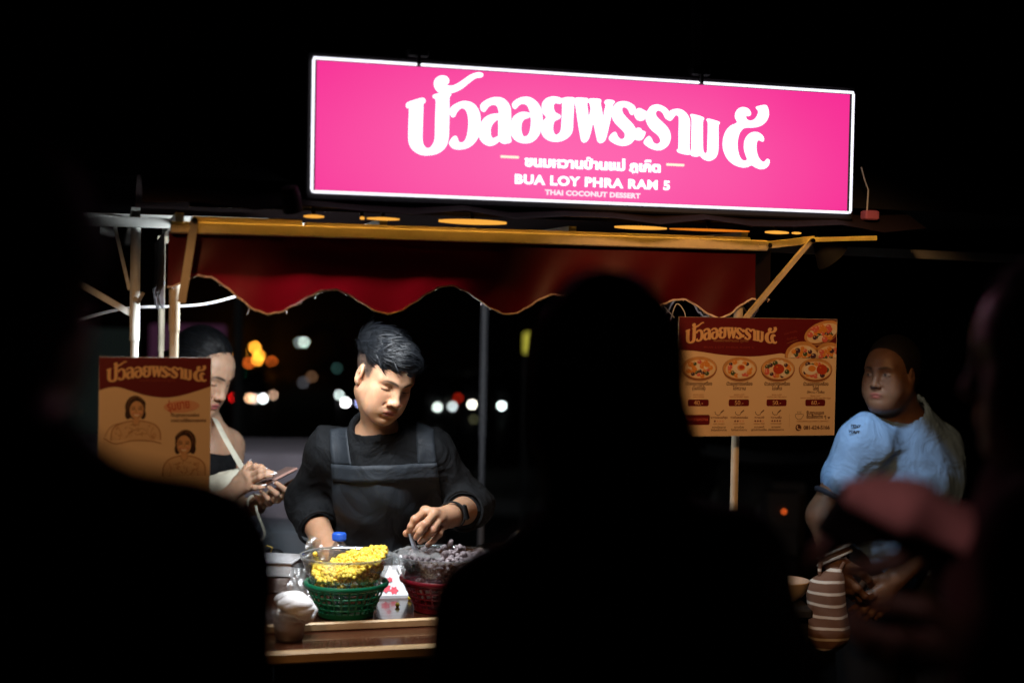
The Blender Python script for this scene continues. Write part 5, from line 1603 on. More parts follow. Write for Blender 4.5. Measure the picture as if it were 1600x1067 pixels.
    S.cone(c(356, 757, 3.84), c(380, 738, 3.85), .030, .016, .03)
    S.half(c(368, 775, 3.8), (.8, 0, -.45), .006)
    me = S.mesh('pouch', .006); folds(me, .006, 3, 60, 5)
    link('pouch', me, M['cream_cloth'], bag)
    hand_nails(body, h1, mat('white_nail', (.80, .78, .80), .2), .0155, .0088)
    hand_nails(body, h2, bpy.data.materials['white_nail'], .0155, .0088)
    d = (eL - wL) / np.linalg.norm(eL - wL)
    u = np.cross(d, [0, 0, 1.]); u /= np.linalg.norm(u); v = np.cross(u, d)
    rg = [wL + d*.008 + u*.026*math.cos(a) + v*.026*math.sin(a) for a in np.linspace(0, 2*math.pi, 24, endpoint=False)]
    auto_smooth(MB().tube(rg, .0036, 8, closed=True).build('bracelet', M['cream_cloth'], body))
    # phone
    ph = empty('phone', pv(437, 746, 3.76), 0, 'slim phone with pinkish case held in the hands of the standing woman', 'phone')
    A, B = Vector(pv(412, 758, 3.715)), Vector(pv(466, 731, 3.775))
    x = (B - A).normalized(); w = Vector((.12, 1, .20)); w = (w - x*w.dot(x)).normalized(); n = x.cross(w)
    Rm = Matrix((x, w, n)).transposed().to_4x4(); Rm.translation = A - Vector(ph.location)
    ln = (B - A).length
    k = MB().box((0, 0, -.005), (ln, .066, .003), bev=.003).build('case', mat('phone_case', (.45, .27, .23), .35), ph); k.matrix_local = Rm; auto_smooth(k)
    k = MB().box((.004, .003, .0032), (ln - .004, .063, .0036)).build('screen', mat('phone_screen', (.30, .20, .18), .12), ph); k.matrix_local = Rm
    return body
phone_woman()
cl = empty('bag_loop', pv(412, 812, 3.74), 0, 'thin white cord loop hanging below the hands of the phone woman', 'cord')
pts = smooth_loop([tuple(pv(x, y, 3.74) - np.array(cl.location)) for x, y in ((399, 790), (403, 806), (409, 820), (412.5, 833), (409, 843), (400, 847))], 4, closed=False)
auto_smooth(MB().tube(pts, .0036, 8).build('cord_run', M['cream_cloth'], cl))

# ---- customer in a blue T-shirt on the right
def blue_customer():
    o = pv(1391, 584, 3.85); R = rotm(-46, 1, 1); s = .80
    N = pv(1410, 657, 3.93); H = pv(1414, 890, 3.99)
    sR, sL = pv(1350, 692, 3.84), pv(1458, 698, 4.00)
    eR, wR = pv(1288, 806, 3.82), pv(1304, 878, 3.70)
    eL, wL = pv(1480, 815, 3.95), pv(1398, 905, 3.74)
    S = Solid()
    head_solid(S, o, R, s, 1.0)
    nb = o + R @ np.array((0, -.028, -.055)) * s
    S.cone(nb, N + np.array((0, .02, -.01)), .052, .062, .03)
    torso_solid(S, N - [0, 0, .01], H, sR, sL, 1.12)
    S.cone(sR, eR, .055, .046, .03); S.cone(eR, wR, .046, .031, .02)
    S.cone(sL, eL, .055, .046, .03); S.cone(eL, wL, .046, .031, .02)
    h1 = auto_hand(wR, (.42, .0, -.75), (.6, .55, .3), (.5, -.8, .2), .55, .95)
    h2 = auto_hand(wL, (-.5, -.2, -.55), (-.3, .5, -.4), (-.4, -.5, .6), .45, .95)
    hand_solid(S, h1); hand_solid(S, h2)
    an = [np.array((H[0] - .10, H[1], .09)), np.array((H[0] + .10, H[1] + .03, .09))]
    dress_legs(S, H, an, .10)
    for a in an: S.cone(a, a + [-.07, -.08, -.05], .036, .03, .02)
    me = S.mesh('person', .010, [(o - .14, o + .15, .003), (wR + [-.05, -.06, -.2], wR + [.14, .08, .04], .0034)])
    co = coords(me)
    col = np.tile(np.array((.15, .082, .052)), (len(co), 1))
    # open eyes looking to the side
    head_paint(col, co, R, o, s, (.22, .07, .06), blush=.2, lash=.5)
    q = ((co - o) @ R) / s
    for g_ in (-1, 1):
        ew = soft(lookup_ell(q, (.0325*g_, .076, .0002), (.0125, .012, .0046)), .0015)
        col[:] = col*(1 - ew) + np.array((.28, .26, .25))*ew
        ir = soft(lookup_ell(q, (.0325*g_ + .004, .078, .0004), (.0052, .012, .0052)), .0012) * (ew > .4)
        col[:] = col*(1 - ir) + np.array((.01, .008, .007))*ir
    paint(me, col)
    body = tag(link('person', me, M['skin']), 'customer in a light blue ringer T-shirt looking towards the cart', 'person')
    S = Solid()
    torso_solid(S, N - [0, 0, .015], H, sR, sL, 1.12, .018, .05)
    cR, cL = sR + (eR - sR)*.52, sL + (eL - sL)*.52
    S.cone(sR, cR, .060, .068, .05); S.cone(sL, cL, .060, .068, .05)
    nd = nb - N; nd /= np.linalg.norm(nd)
    S.cone(N - nd*.03, N + nd*.012, .09, .078, .03)
    S.cone(N, N + nd*.08, .068, .068, .004, 's')
    me = S.mesh('shirt', .008)
    folds(me, .022, 8, 20, 6); folds(me, .008, 5, 55, 5)
    sm = mat('shirt_blue', (.20, .37, .66), .85, var=.07, vscale=14, bump=.2, bscale=500, spec=.2, wrinkle=.5, wscale=9)
    navy = mat('ringer_navy', (.012, .016, .03), .85)
    shirt = link('shirt', me, sm, body)
    dx = np.cross(nd, [0, 1, 0]); dx /= np.linalg.norm(dx); dy = np.cross(dx, nd)
    rg = [N + nd*(.010 - .018*math.sin(a)*-1*.4) + dx*.074*math.cos(a) + dy*.074*math.sin(a) for a in np.linspace(0, 2*math.pi, 36, endpoint=False)]
    auto_smooth(MB().tube(rg, .0095, 10, closed=True).build('collar', navy, body))
    for s_, c_, e_ in ((sR, cR, eR), (sL, cL, eL)):
        d = (e_ - s_) / np.linalg.norm(e_ - s_); u = np.cross(d, [0, 1., 0]); u /= np.linalg.norm(u); v = np.cross(u, d)
        rg = [c_ + d*.052 + u*.052*math.cos(a) + v*.052*math.sin(a) for a in np.linspace(0, 2*math.pi, 30, endpoint=False)]
        auto_smooth(MB().tube(rg, .0075, 8, closed=True).build('cuff', navy, body))
    tr = bvh(me)
    for txt, x, y in (('PENT', 1381, 684), ('WAIT', 1377, 693)):
        p = Vector(pv(x, y, 3.5)); hit = tr.ray_cast(p, Vector((.0, 1, 0)), 1.0)
        if hit[0] is not None:
            l_ = link('lettering', text_mesh(txt, .011, .0004), navy, body, False)
            l_.location = hit[0] - Vector((0, .006, 0)); l_.rotation_euler = (0, math.radians(3), math.radians(-18))
    S = Solid(); S.ell(H - [0, 0, .03], (.20, .15, .13), I3, .04); dress_legs(S, H, an, .10, .02)
    link('trousers', S.mesh('trousers', .016), M['dark_cloth'], body)
    for a in an: shoe(body, a, (-.7, -.7, 0), M['shoe'])
    S = Solid()
    P = lambda *p: o + R @ (np.array(p) * s)
    S.ell(P(0, -.026, .040), np.array((.086, .098, .094)) * s, R, .02)
    S.ell(P(0, -.062, -.02), np.array((.062, .050, .05)) * s, R, .03)
    S.half(P(0, .050, .070), R @ np.array((0, 1, -.50)), .008)
    S.ell(P(0, .085, -.015), np.array((.075, .105, .085)) * s, R, .012, 's')
    link('hair', S.mesh('hair', .005), M['hair_matte'], body)
    # wrist watch
    d = (eR - wR) / np.linalg.norm(eR - wR); u = np.cross(d, [0, 0, 1.]); u /= np.linalg.norm(u); v = np.cross(u, d)
    rg = [wR + d*.012 + u*.035*math.cos(a) + v*.035*math.sin(a) for a in np.linspace(0, 2*math.pi, 28, endpoint=False)]
    wt = auto_smooth(MB().tube(rg, .006, 8, closed=True).build('watch', M['rubber'], body))
    c_ = wR + d*.012 + np.array((.012, -.034, .016))
    MB().ball(c_, .013, 14, sq=(1, .5, 1)).build('watch_face', M['chrome'], wt, True)
    return body, wR, h1
BLUE, BW, BH = blue_customer()
def striped_bag():
    b = empty('striped_bag', pv(1296, 950, 3.66), 0, 'brown cloth bag with white stripes hanging from the wrist of the blue-shirt customer', 'bag')
    o = np.array(b.location)
    m = bpy.data.materials.new('striped_cloth'); m.use_nodes = True
    nt = m.node_tree; bs = nt.nodes['Principled BSDF']; bs.inputs['Roughness'].default_value = .9
    tc = nt.nodes.new('ShaderNodeTexCoord'); wv = nt.nodes.new('ShaderNodeTexWave'); cr = nt.nodes.new('ShaderNodeValToRGB')
    wv.bands_direction = 'Z'; wv.inputs['Scale'].default_value = 11; wv.inputs['Distortion'].default_value = 1.0; wv.inputs['Detail'].default_value = 1
    cr.color_ramp.interpolation = 'CONSTANT'
    cr.color_ramp.elements[0].color = (.16, .085, .055, 1); cr.color_ramp.elements[1].color = (.62, .58, .52, 1); cr.color_ramp.elements[1].position = .86
    nt.links.new(tc.outputs['Object'], wv.inputs[0]); nt.links.new(wv.outputs['Fac'], cr.inputs[0]); nt.links.new(cr.outputs[0], bs.inputs['Base Color'])
    c = lambda x, y, Y: pv(x, y, Y) - o
    S = Solid()
    S.cone(c(1290, 925, 3.67), c(1293, 985, 3.66), .042, .058, .03)
    S.cone(c(1300, 900, 3.67), c(1290, 925, 3.67), .026, .042, .03)
    me = S.mesh('pouch', .007); folds(me, .016, 6, 40, 6)
    link('pouch', me, m, b)
    w = np.array(BW) - o
    for k, (rad, dz) in enumerate(((.043, .032), (.043, .012))):
        rg = [w + np.array((rad*math.cos(a), rad*math.sin(a)*.9, dz + .022*math.cos(a + .4))) for a in np.linspace(0, 2*math.pi, 32, endpoint=False)]
        auto_smooth(MB().tube(rg, .0034 if k else .0036, 6, closed=True).build('piping', mat('piping%d' % k, (.5, .48, .44), .8), b))
    vs, fs = [], []
    for i, a in enumerate(np.linspace(0, 2*math.pi, 33)):
        p = w + np.array((.041*math.cos(a), .038*math.sin(a), .022*math.cos(a + .4)))
        vs += [p + (0, 0, .012), p + (0, 0, .032)]
    for i in range(32): fs.append((2*i, 2*i+2, 2*i+3, 2*i+1))
    MB().add(vs, fs).build('handle_band', mat('band_brown', (.13, .075, .05), .9), b, True)
    for x0, x1 in ((1283, 1284), (1319, 1312)):
        auto_smooth(MB().tube(smooth_loop([tuple(c(x0, 878, 3.665)), tuple(c((x0+x1)/2 - 3, 892, 3.66)), tuple(c(x1, 908, 3.66))], 4, closed=False), .005, 8).build('handle', m, b))
striped_bag()

# ---- the crowd in front, seen from behind
def bystander(label, spec):
    o, R, s = spec['head']
    N, H, sR, sL, eR, wR, eL, wL = [np.array(spec[k], float) for k in ('N', 'H', 'sR', 'sL', 'eR', 'wR', 'eL', 'wL')]
    g = spec.get('g', 1.0)
    S = Solid()
    head_solid(S, o, R, s, .2)
    nb = o + R @ np.array((0, -.028, -.055)) * s
    S.cone(nb, N, .054, .060, .03)
    torso_solid(S, N - [0, 0, .01], H, sR, sL, g)
    for a, b, c in ((sR, eR, wR), (sL, eL, wL)):
        S.cone(a, b, .048, .040, .03); S.cone(b, c, .041, .027, .02)
    fw = spec['fwd']
    hh = spec.get('hands') or [auto_hand(w, w - e + np.array((0, 0, -.04)), np.array(fw)*-.2 + (H - w)*np.array((1, 1, 0)), np.array(fw), .5) for e, w in ((eR, wR), (eL, wL))]
    for h in hh: hand_solid(S, h)
    rt = np.cross(np.array(fw, float), [0, 0, 1.])
    an = [np.array((H[0], H[1], .09)) - rt*.1, np.array((H[0], H[1], .09)) + rt*.1]
    def legs(S, pad):
        for g_, a in zip((-1, 1), an):
            hp = H + rt*.09*g_ - np.array((0, 0, .02)); legs_solid(S, hp, (hp + a)/2, a, pad)
    legs(S, 0)
    for a in an: S.cone(a, a + np.array(fw)*.11 - [0, 0, .05], .036, .03, .02)
    me = S.mesh('person', .013, [(o - .14, o + .15, .006)] + [(w - .1, w + .1, .005) for w in (wR, wL)])
    co = coords(me)
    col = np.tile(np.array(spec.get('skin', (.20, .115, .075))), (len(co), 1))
    head_paint(col, co, R, o, s, (.2, .07, .06), blush=.1, lash=.7)
    paint(me, col)
    body = tag(link('person', me, M['skin']), label, 'person', 'customers waiting in front of the cart')
    S = Solid()
    torso_solid(S, N - [0, 0, .02], H, sR, sL, g, .018, .05)
    k = spec.get('sleeve', .5)
    for a, b, c in ((sR, eR, wR), (sL, eL, wL)):
        if k <= 1: S.cone(a, a + (b - a)*k, .064, .062, .04)
        else:
            S.cone(a, b, .064, .058, .04); S.cone(b, b + (c - b)*(k - 1), .058, .046, .03)
    nd = nb - N; nd /= np.linalg.norm(nd)
    S.cone(N - nd*.03, N + nd*.012, .078, .068, .03)
    S.half(N + nd*.02, nd, .004)
    me = S.mesh('shirt', .011); folds(me, .010, 3, 24, 6)
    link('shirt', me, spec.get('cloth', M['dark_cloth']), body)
    S = Solid(); S.ell(H - [0, 0, .03], (.17, .13, .13), I3, .04); legs(S, .014)
    link('trousers', S.mesh('trousers', .018), M['dark_cloth'], body)
    for a in an: shoe(body, a, fw, M['shoe'])
    S = Solid()
    P = lambda *p: o + R @ (np.array(p) * s)
    S.ell(P(0, -.024, .038), np.array((.086, .100, .095)) * s, R, .02)
    S.ell(P(0, -.06, -.025), np.array((.074, .050, .06)) * s, R, .03)
    for p, q, r1, r2 in spec.get('hair', ()): S.cone(p, q, r1, r2, .04)
    S.half(P(0, .055, .070), R @ np.array((0, 1, -.55)), .008)
    S.ell(P(0, .09, -.015), np.array((.072, .11, .088)) * s, R, .012, 's')
    me = S.mesh('hair', .008); folds(me, .005, 7, 60, 4)
    hair = link('hair', me, M['hair_matte'], body)
    strands(hair, 'locks', coords(me), normals(me), R, o, lambda p: (p[0]*6, -.4, -1), 900, .06, .0022, .006, M['hair_matte'], 6)
    return body
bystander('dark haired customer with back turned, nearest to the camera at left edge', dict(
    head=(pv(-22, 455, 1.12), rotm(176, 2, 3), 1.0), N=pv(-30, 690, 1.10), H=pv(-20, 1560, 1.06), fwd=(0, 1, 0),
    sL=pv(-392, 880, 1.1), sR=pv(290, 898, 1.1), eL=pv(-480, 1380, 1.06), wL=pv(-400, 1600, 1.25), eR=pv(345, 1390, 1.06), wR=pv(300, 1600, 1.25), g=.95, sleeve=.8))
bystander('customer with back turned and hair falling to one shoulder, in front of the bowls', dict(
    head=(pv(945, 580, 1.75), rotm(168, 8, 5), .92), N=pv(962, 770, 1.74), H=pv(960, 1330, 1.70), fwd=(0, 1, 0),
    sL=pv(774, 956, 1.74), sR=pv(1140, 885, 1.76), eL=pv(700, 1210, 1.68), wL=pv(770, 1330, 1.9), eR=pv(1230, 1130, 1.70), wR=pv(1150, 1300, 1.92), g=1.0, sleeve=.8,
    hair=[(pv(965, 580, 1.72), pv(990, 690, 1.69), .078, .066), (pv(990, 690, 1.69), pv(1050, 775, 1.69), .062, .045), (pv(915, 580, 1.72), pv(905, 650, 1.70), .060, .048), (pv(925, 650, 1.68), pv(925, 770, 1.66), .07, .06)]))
rose = mat('dusty_rose_cloth', (.06, .018, .02), .9, var=.15, vscale=20)
def right_customer():
    wR, wL = pv(1462, 830, 1.68), pv(1530, 1010, 1.55)
    eR, eL = pv(1600, 960, 1.72), pv(1640, 1120, 1.48)
    h1 = auto_hand(wR, (-.8, .05, .02), (0, .2, -1), (-.5, -.6, .3), .5)
    h2 = auto_hand(wL, (-.6, .1, -.1), (-.1, .6, .5), (-.2, -.5, .8), .7)
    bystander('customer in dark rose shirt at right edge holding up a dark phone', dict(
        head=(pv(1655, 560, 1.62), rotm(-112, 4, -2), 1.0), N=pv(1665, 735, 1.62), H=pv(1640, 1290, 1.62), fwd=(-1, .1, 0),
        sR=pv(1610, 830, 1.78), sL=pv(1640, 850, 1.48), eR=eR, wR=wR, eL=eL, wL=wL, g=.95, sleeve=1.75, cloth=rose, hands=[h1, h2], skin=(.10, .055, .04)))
    ph = empty('phone', pv(1325, 812, 1.63), 0, 'dark phone held up by the customer in rose at right', 'phone')
    k = MB().box((-.036, -.005, -.030), (.042, .005, .034), bev=.004).build('case', M['black_metal'], ph); k.rotation_euler = (math.radians(20), math.radians(24), math.radians(25)); auto_smooth(k)
    k = MB().ball((-.02, -.007, .016), .008, 12, sq=(1, .5, 1)).build('camera_lens', M['rubber'], ph, True); k.rotation_euler = (math.radians(20), math.radians(24), math.radians(25))
    S = Solid(); o_ = np.array(pv(1390, 800, 1.62))
    c = lambda x, y, Y: pv(x, y, Y) - o_
    S.cone(c(1338, 778, 1.62), c(1400, 795, 1.62), .022, .034, .03); S.cone(c(1400, 795, 1.62), c(1490, 840, 1.64), .034, .044, .03)
    S.half(c(1400, 830, 1.6), (-.35, 0, -1), .01)
    me = S.mesh('scarf', .006); folds(me, .012, 12, 40, 6)
    sc = link('scarf', me, mat('rose_scarf', (.72, .34, .33), .9, var=.2, vscale=15)); sc.location = o_
    tag(sc, 'dusty pink scarf bunched over the raised arm of the right customer', 'scarf')
right_customer()

# ------------------------------------------------------------------ things on the counter
TOP, LEDGE = 0.9092, 0.8942
def on(px, py, Y, z):
    p = at(px, py, Y); return Vector((p.x, p.y, z))
def plastic(name, col, rough=.35, **k): return mat(name, col, rough, var=.08, vscale=30, **k)
def clear(name, tint=(1, 1, 1), gloss=.12, rough=.04, milk=0.0):
    """thin clear plastic or glass: lets the light through, mirrors at grazing angles"""
    m = bpy.data.materials.new(name); m.use_nodes = True
    nt = m.node_tree; nt.nodes.clear()
    o = nt.nodes.new('ShaderNodeOutputMaterial'); t = nt.nodes.new('ShaderNodeBsdfTransparent'); g_ = nt.nodes.new('ShaderNodeBsdfGlossy')
    lw = nt.nodes.new('ShaderNodeLayerWeight'); lw.inputs[0].default_value = .35
    ma = nt.nodes.new('ShaderNodeMath'); ma.operation = 'MULTIPLY_ADD'; ma.inputs[1].default_value = .30; ma.inputs[2].default_value = gloss
    nz = nt.nodes.new('ShaderNodeTexNoise'); nz.inputs['Scale'].default_value = 35
    bp = nt.nodes.new('ShaderNodeBump'); bp.inputs['Strength'].default_value = .25; bp.inputs['Distance'].default_value = .003
    nt.links.new(nz.outputs['Fac'], bp.inputs['Height']); nt.links.new(bp.outputs[0], g_.inputs['Normal'])
    mx = nt.nodes.new('ShaderNodeMixShader')
    t.inputs[0].default_value = (*tint, 1); g_.inputs[0].default_value = (.95, .96, 1, 1); g_.inputs[1].default_value = rough
    nt.links.new(lw.outputs['Fresnel'], ma.inputs[0]); nt.links.new(ma.outputs[0], mx.inputs[0])
    nt.links.new(t.outputs[0], mx.inputs[1]); nt.links.new(g_.outputs[0], mx.inputs[2]); nt.links.new(mx.outputs[0], o.inputs[0])
    if milk:
        df = nt.nodes.new('ShaderNodeBsdfTranslucent'); dd = nt.nodes.new('ShaderNodeBsdfDiffuse'); m1 = nt.nodes.new('ShaderNodeMixShader'); m2 = nt.nodes.new('ShaderNodeMixShader')
        m1.inputs[0].default_value = .6; m2.inputs[0].default_value = milk
        nt.links.new(df.outputs[0], m1.inputs[1]); nt.links.new(dd.outputs[0], m1.inputs[2]); nt.links.new(mx.outputs[0], m2.inputs[1]); nt.links.new(m1.outputs[0], m2.inputs[2]); nt.links.new(m2.outputs[0], o.inputs[0])
    return m
M['glass'] = clear('glass', (.92, .95, .94), .15)
M['film'] = clear('film', (.95, .95, .96), .16, .20, .24)
M['glass_rim'] = clear('glass_rim', (.85, .9, .9), .30, .06, .16)
M['pet'] = clear('pet', (.94, .97, 1.0), .20, .10, .10)
M['corn'] = mat('corn', (.88, .60, .07), .34, var=.35, vscale=70, sss=.15)
M['taro'] = mat('taro', (.27, .225, .24), .6, var=.3, vscale=60, bump=.4, bscale=160)
M['white_plastic'] = plastic('white_plastic', (.72, .72, .74))
M['paper'] = mat('paper', (.78, .78, .80), .9)

def basket(loc, m, r0, r1, h, label):
    b = empty('plastic_basket', loc, .2, label, 'basket', 'woven plastic baskets holding the glass bowls')
    auto_smooth(MB().lathe([(r0*.2, .001), (r0, .001), (r0*1.01, .004), (r0*.2, .004)], n=40).build('base', m, b), 40)
    mb = MB().lathe([(r1 - .001, h - .012), (r1 + .004, h - .010), (r1 + .006, h - .003), (r1 + .003, h + .001), (r1 - .003, h), (r1 - .004, h - .011), (r1 - .001, h - .012)], n=48)
    auto_smooth(mb.build('rim', m, b), 60)
    auto_smooth(MB().lathe([(r0 - .001, .001), (r0 + .0016, .001), (r0 + .0040, .012), (r0 + .001, .012), (r0 - .001, .001)], n=48).build('foot_band', m, b), 60)
    mb = MB()
    n = 28
    for k in range(n):
        a = 2*math.pi*k/n; c, s_ = math.cos(a), math.sin(a)
        p, q = Vector((r0*c, r0*s_, .008)), Vector((r1*c, r1*s_, h - .006))
        t = Vector((-s_, c, 0)) * .0020; w = Vector((c, s_, 0)) * .0010
        mb.add([p-t-w, p+t-w, p+t+w, p-t+w, q-t*1.1-w, q+t*1.1-w, q+t*1.1+w, q-t*1.1+w], [(0,4,5,1)[::-1], (3,2,6,7)[::-1], (0,3,7,4)[::-1], (1,5,6,2)[::-1]])
    tag(mb.build('ribs', m, b), kind='stuff')
    mb = MB()
    for j in range(4):
        t = (j + 1) / 4.7; r = r0 + (r1 - r0)*(.05 + .95*t)*.985; z = .008 + (h - .014)*t
        mb.lathe([(r - .001, z - .0017), (r + .0013, z - .0017), (r + .0013, z + .0017), (r - .001, z + .0017), (r - .001, z - .0017)], n=48)
    tag(mb.build('hoops', m, b, True), kind='stuff')
    return b
def glass_bowl(loc, r0, r1, h, label):
    b = empty('glass_bowl', loc, 0, label, 'bowl', 'clear bowls of topping set in the baskets')
    prof = [(.001, 0), (r0*.8, 0), (r0, .006), (r0 + (r1-r0)*.45, h*.35), (r0 + (r1-r0)*.8, h*.70), (r1*.985, h*.90), (r1, h*.905), (r1*1.02, h*.985), (r1*1.035, h), (r1*1.02, h*1.004), (r1*1.0, h*.985), (r1*.975, h*.92), (r1*.96, h*.88)]
    auto_smooth(MB().lathe(prof, n=56).build('bowl', M['glass'], b), 50)
    rim = MB().lathe([(r1*1.010, h*.945), (r1*1.032, h*.975), (r1*1.042, h*1.0), (r1*1.020, h*1.010), (r1*.995, h*.992)], n=56)
    auto_smooth(rim.build('rim', M['glass_rim'], b), 60)
    return b

GB = on(540, 972, 3.32, TOP)
basket(GB, plastic('basket_green', (.005, .16, .075), .35), .063, .0945, .080, 'green plastic basket under the bowl of yellow corn')
BZ = .052
RIMZ = at(540, 866, 3.32).z
BH_ = RIMZ - (TOP + BZ)
glass_bowl(GB + Vector((0, 0, BZ)), .072, .106, BH_, 'clear bowl of yellow corn standing in the green basket')
def kernel_mesh(seed):
    r_ = random.Random(seed)
    mb = MB().ball((0, 0, 0), .0060, 7, sq=(1.0, .8, 1.25))
    mb.v = [(x*(1 + r_.uniform(-.12, .12)), y*(1 + r_.uniform(-.12, .12)), z*(1 + r_.uniform(-.15, .15)) * (.75 if z < 0 else 1)) for x, y, z in mb.v]
    return mb
def corn_heap():
    r_ = random.Random(3)
    ks = [kernel_mesh(k) for k in range(6)]
    mb = MB()
    def rad(z): return .070 + (.101 - .070) * min(1, max(0, z / BH_)) - .006
    # the heap leans to image right
    def top(x, y): return .054 + .30*(x + .03) * (1 if x > -.06 else .6) + .014*math.exp(-((x - .02)**2 + y*y) / .0030) + .006*math.sin(x*90 + y*60) + .24*min(y + .02, .03)
    n = 0
    while n < 1150:
        x, y = r_.uniform(-.1, .1), r_.uniform(-.1, .1)
        t = max(.012, min(.108, top(x, y)))
        z = t - abs(r_.gauss(0, .006)) if r_.random() < .55 else r_.uniform(.004, t)
        if math.hypot(x, y) > rad(z): continue
        if z < t - .014 and math.hypot(x, y) < rad(z) - .014: continue
        k = r_.choice(ks)
        Rm = Matrix.Rotation(r_.uniform(0, 6.28), 3, 'Z') @ Matrix.Rotation(r_.uniform(0, 3.1), 3, 'X')
        mb.add([Rm @ Vector(v) + Vector((x, y, z)) for v in k.v], k.f)
        n += 1
    o = tag(mb.build('corn_kernels', M['corn'], None, True), 'heap of boiled yellow corn kernels leaning against the bowl side', 'corn', kind='stuff')
    o.location = GB + Vector((0, 0, BZ + .003))
corn_heap()
for i, (x, y, Y) in enumerate(((621, 957, 3.42), (486, 873, 3.26), (640, 942, 3.5))):
    k = kernel_mesh(20 + i).build('corn_kernel', M['corn'], None, True)
    k.location = on(x, y, Y, TOP + .004) if i != 1 else at(492, 866, 3.24)
    tag(k, ('single corn kernel lying on the counter between the baskets', 'single corn kernel stuck on the rim of the corn bowl', 'single corn kernel on the counter beside the printed package')[i], 'corn kernel')

RB = on(690, 968, 3.40, TOP)
basket(RB, plastic('basket_red', (.20, .006, .018), .35), .066, .098, .080, 'dark red plastic basket under the bowl of grey taro')
RZ2 = at(690, 864, 3.40).z
BH2 = RZ2 - (TOP + BZ)
glass_bowl(RB + Vector((0, 0, BZ)), .076, .116, BH2, 'clear bowl of grey taro pieces standing in the dark red basket')
taro = empty('taro_heap', RB + Vector((0, 0, BZ + .002)), 0, 'heap of lumpy grey lilac taro pieces rising above the bowl rim', 'taro')
tm = []
for k in range(7):
    r_ = np.random.RandomState(k)
    S = Solid()
    for _ in range(5): S.ell(r_.normal(size=3)*.0050, r_.uniform(.0028, .0095, 3), rotm(r_.uniform(0, 360), r_.uniform(0, 360), 0), .002)
    me = S.mesh('taro_piece', .0022); me.materials.append(M['taro']); me.polygons.foreach_set('use_smooth', [True]*len(me.polygons)); tm.append(me)
r_ = random.Random(9)
n = 0
while n < 285:
    x, y = r_.uniform(-.11, .11), r_.uniform(-.11, .11)
    d = math.hypot(x, y)
    t = BH2 * (.86 + .07*math.exp(-((x - .02)**2 + y*y)/.004)) + .006*math.sin(x*60)*math.sin(y*70)
    z = t - abs(r_.gauss(0, .006)) if r_.random() < .5 else r_.uniform(.004, t)
    rr = .074 + (.110 - .074)*min(1, z/BH2) - .007
    if d > rr: continue
    if z < t - .016 and (d < rr - .016 or y > .03): continue
    o = bpy.data.objects.new('taro_piece', r_.choice(tm)); COL.objects.link(o); o.parent = taro
    o.location = (x, y, z); o.rotation_euler = (r_.uniform(0, 6), r_.uniform(0, 6), r_.uniform(0, 6)); sc = r_.uniform(.65, 1.1); o.scale = (sc, sc, sc)
    n += 1
for x, y, z in ((.026, -.06, .010), (.034, -.05, .018), (.020, -.04, .020), (.045, -.05, .008), (.052, -.055, .004), (-.05, -.05, .004), (-.065, -.04, .003), (-.03, -.07, .002), (.008, -.07, .003), (.016, -.055, .012)):
    o = bpy.data.objects.new('taro_piece', r_.choice(tm)); COL.objects.link(o); o.parent = taro
    o.location = (x, y + .03, BH2 - .006 + z); o.rotation_euler = (r_.uniform(0, 6), r_.uniform(0, 6), r_.uniform(0, 6)); o.scale = (1.1,)*3

# spoon in the vendor's fingers
sp = empty('serving_spoon', at(645, 848, 3.36), 0, 'flat steel serving spoon held by the vendor, dug into the taro', 'spoon')
A, B = at(637.5, 827, 3.352) - sp.location, at(654, 872, 3.375) - sp.location
vs, fs = [], []
for i in range(9):
    t = i / 8; c = A.lerp(B, t); w = .0022 + .0062*t; x = Vector((1, .15, .32)).normalized()*w; nn = Vector((-.1, .9, .3))*.0012
    vs += [c - x + nn, c - x*.3 - nn, c + x*.6 - nn, c + x + nn]
for i in range(8):
    for k in range(3): fs.append((4*i+k, 4*i+k+1, 4*i+5+k, 4*i+4+k))
    fs.append((4*i+3, 4*i, 4*i+4, 4*i+7))
steel = mat('steel_blue', (.50, .56, .66), .34, metal=.75)
auto_smooth(MB().add(vs, fs).build('handle', steel, sp), 50)
k = MB().ball(B + Vector((.003, .004, -.012)), .016, 14, sq=(1, .6, 1.3)).build('spoon_bowl', steel, sp, True)

# water bottle
bo = empty('water_bottle', on(528.5, 940, 3.47, TOP), 0, 'clear plastic water bottle with blue cap behind the corn bowl', 'bottle')
zt = at(528.5, 832, 3.47).z - TOP
S_ = zt / .20
prof = [(.001, 0), (.024, 0), (.028, .006), (.028, .05), (.026, .055), (.028, .06), (.028, .085), (.026, .09), (.028, .095), (.028, .125), (.0265, .145), (.021, .160), (.0125, .172), (.0115, .178)]
auto_smooth(MB().lathe([(r*.92, z*S_) for r, z in prof], n=32).build('bottle', M['pet'], bo), 60)
mb = MB().lathe([(.0124, .177*S_), (.0162, .178*S_), (.0168, .184*S_), (.0165, .197*S_), (.0150, .2*S_), (.001, .2*S_)], n=30)
for k in range(30):
    a = 2*math.pi*k/30
    mb.bar((.0168*math.cos(a), .0168*math.sin(a), .182*S_), (.0166*math.cos(a), .0166*math.sin(a), .196*S_), .0016, .0014)
mb.build('cap', plastic('cap_blue', (.02, .10, .55), .35), bo)
MB().lathe([(.001, .002), (.0235, .003), (.0240, .10), (.001, .101)], n=24).build('water', clear('water', (.86, .90, .93), .05), bo, True)

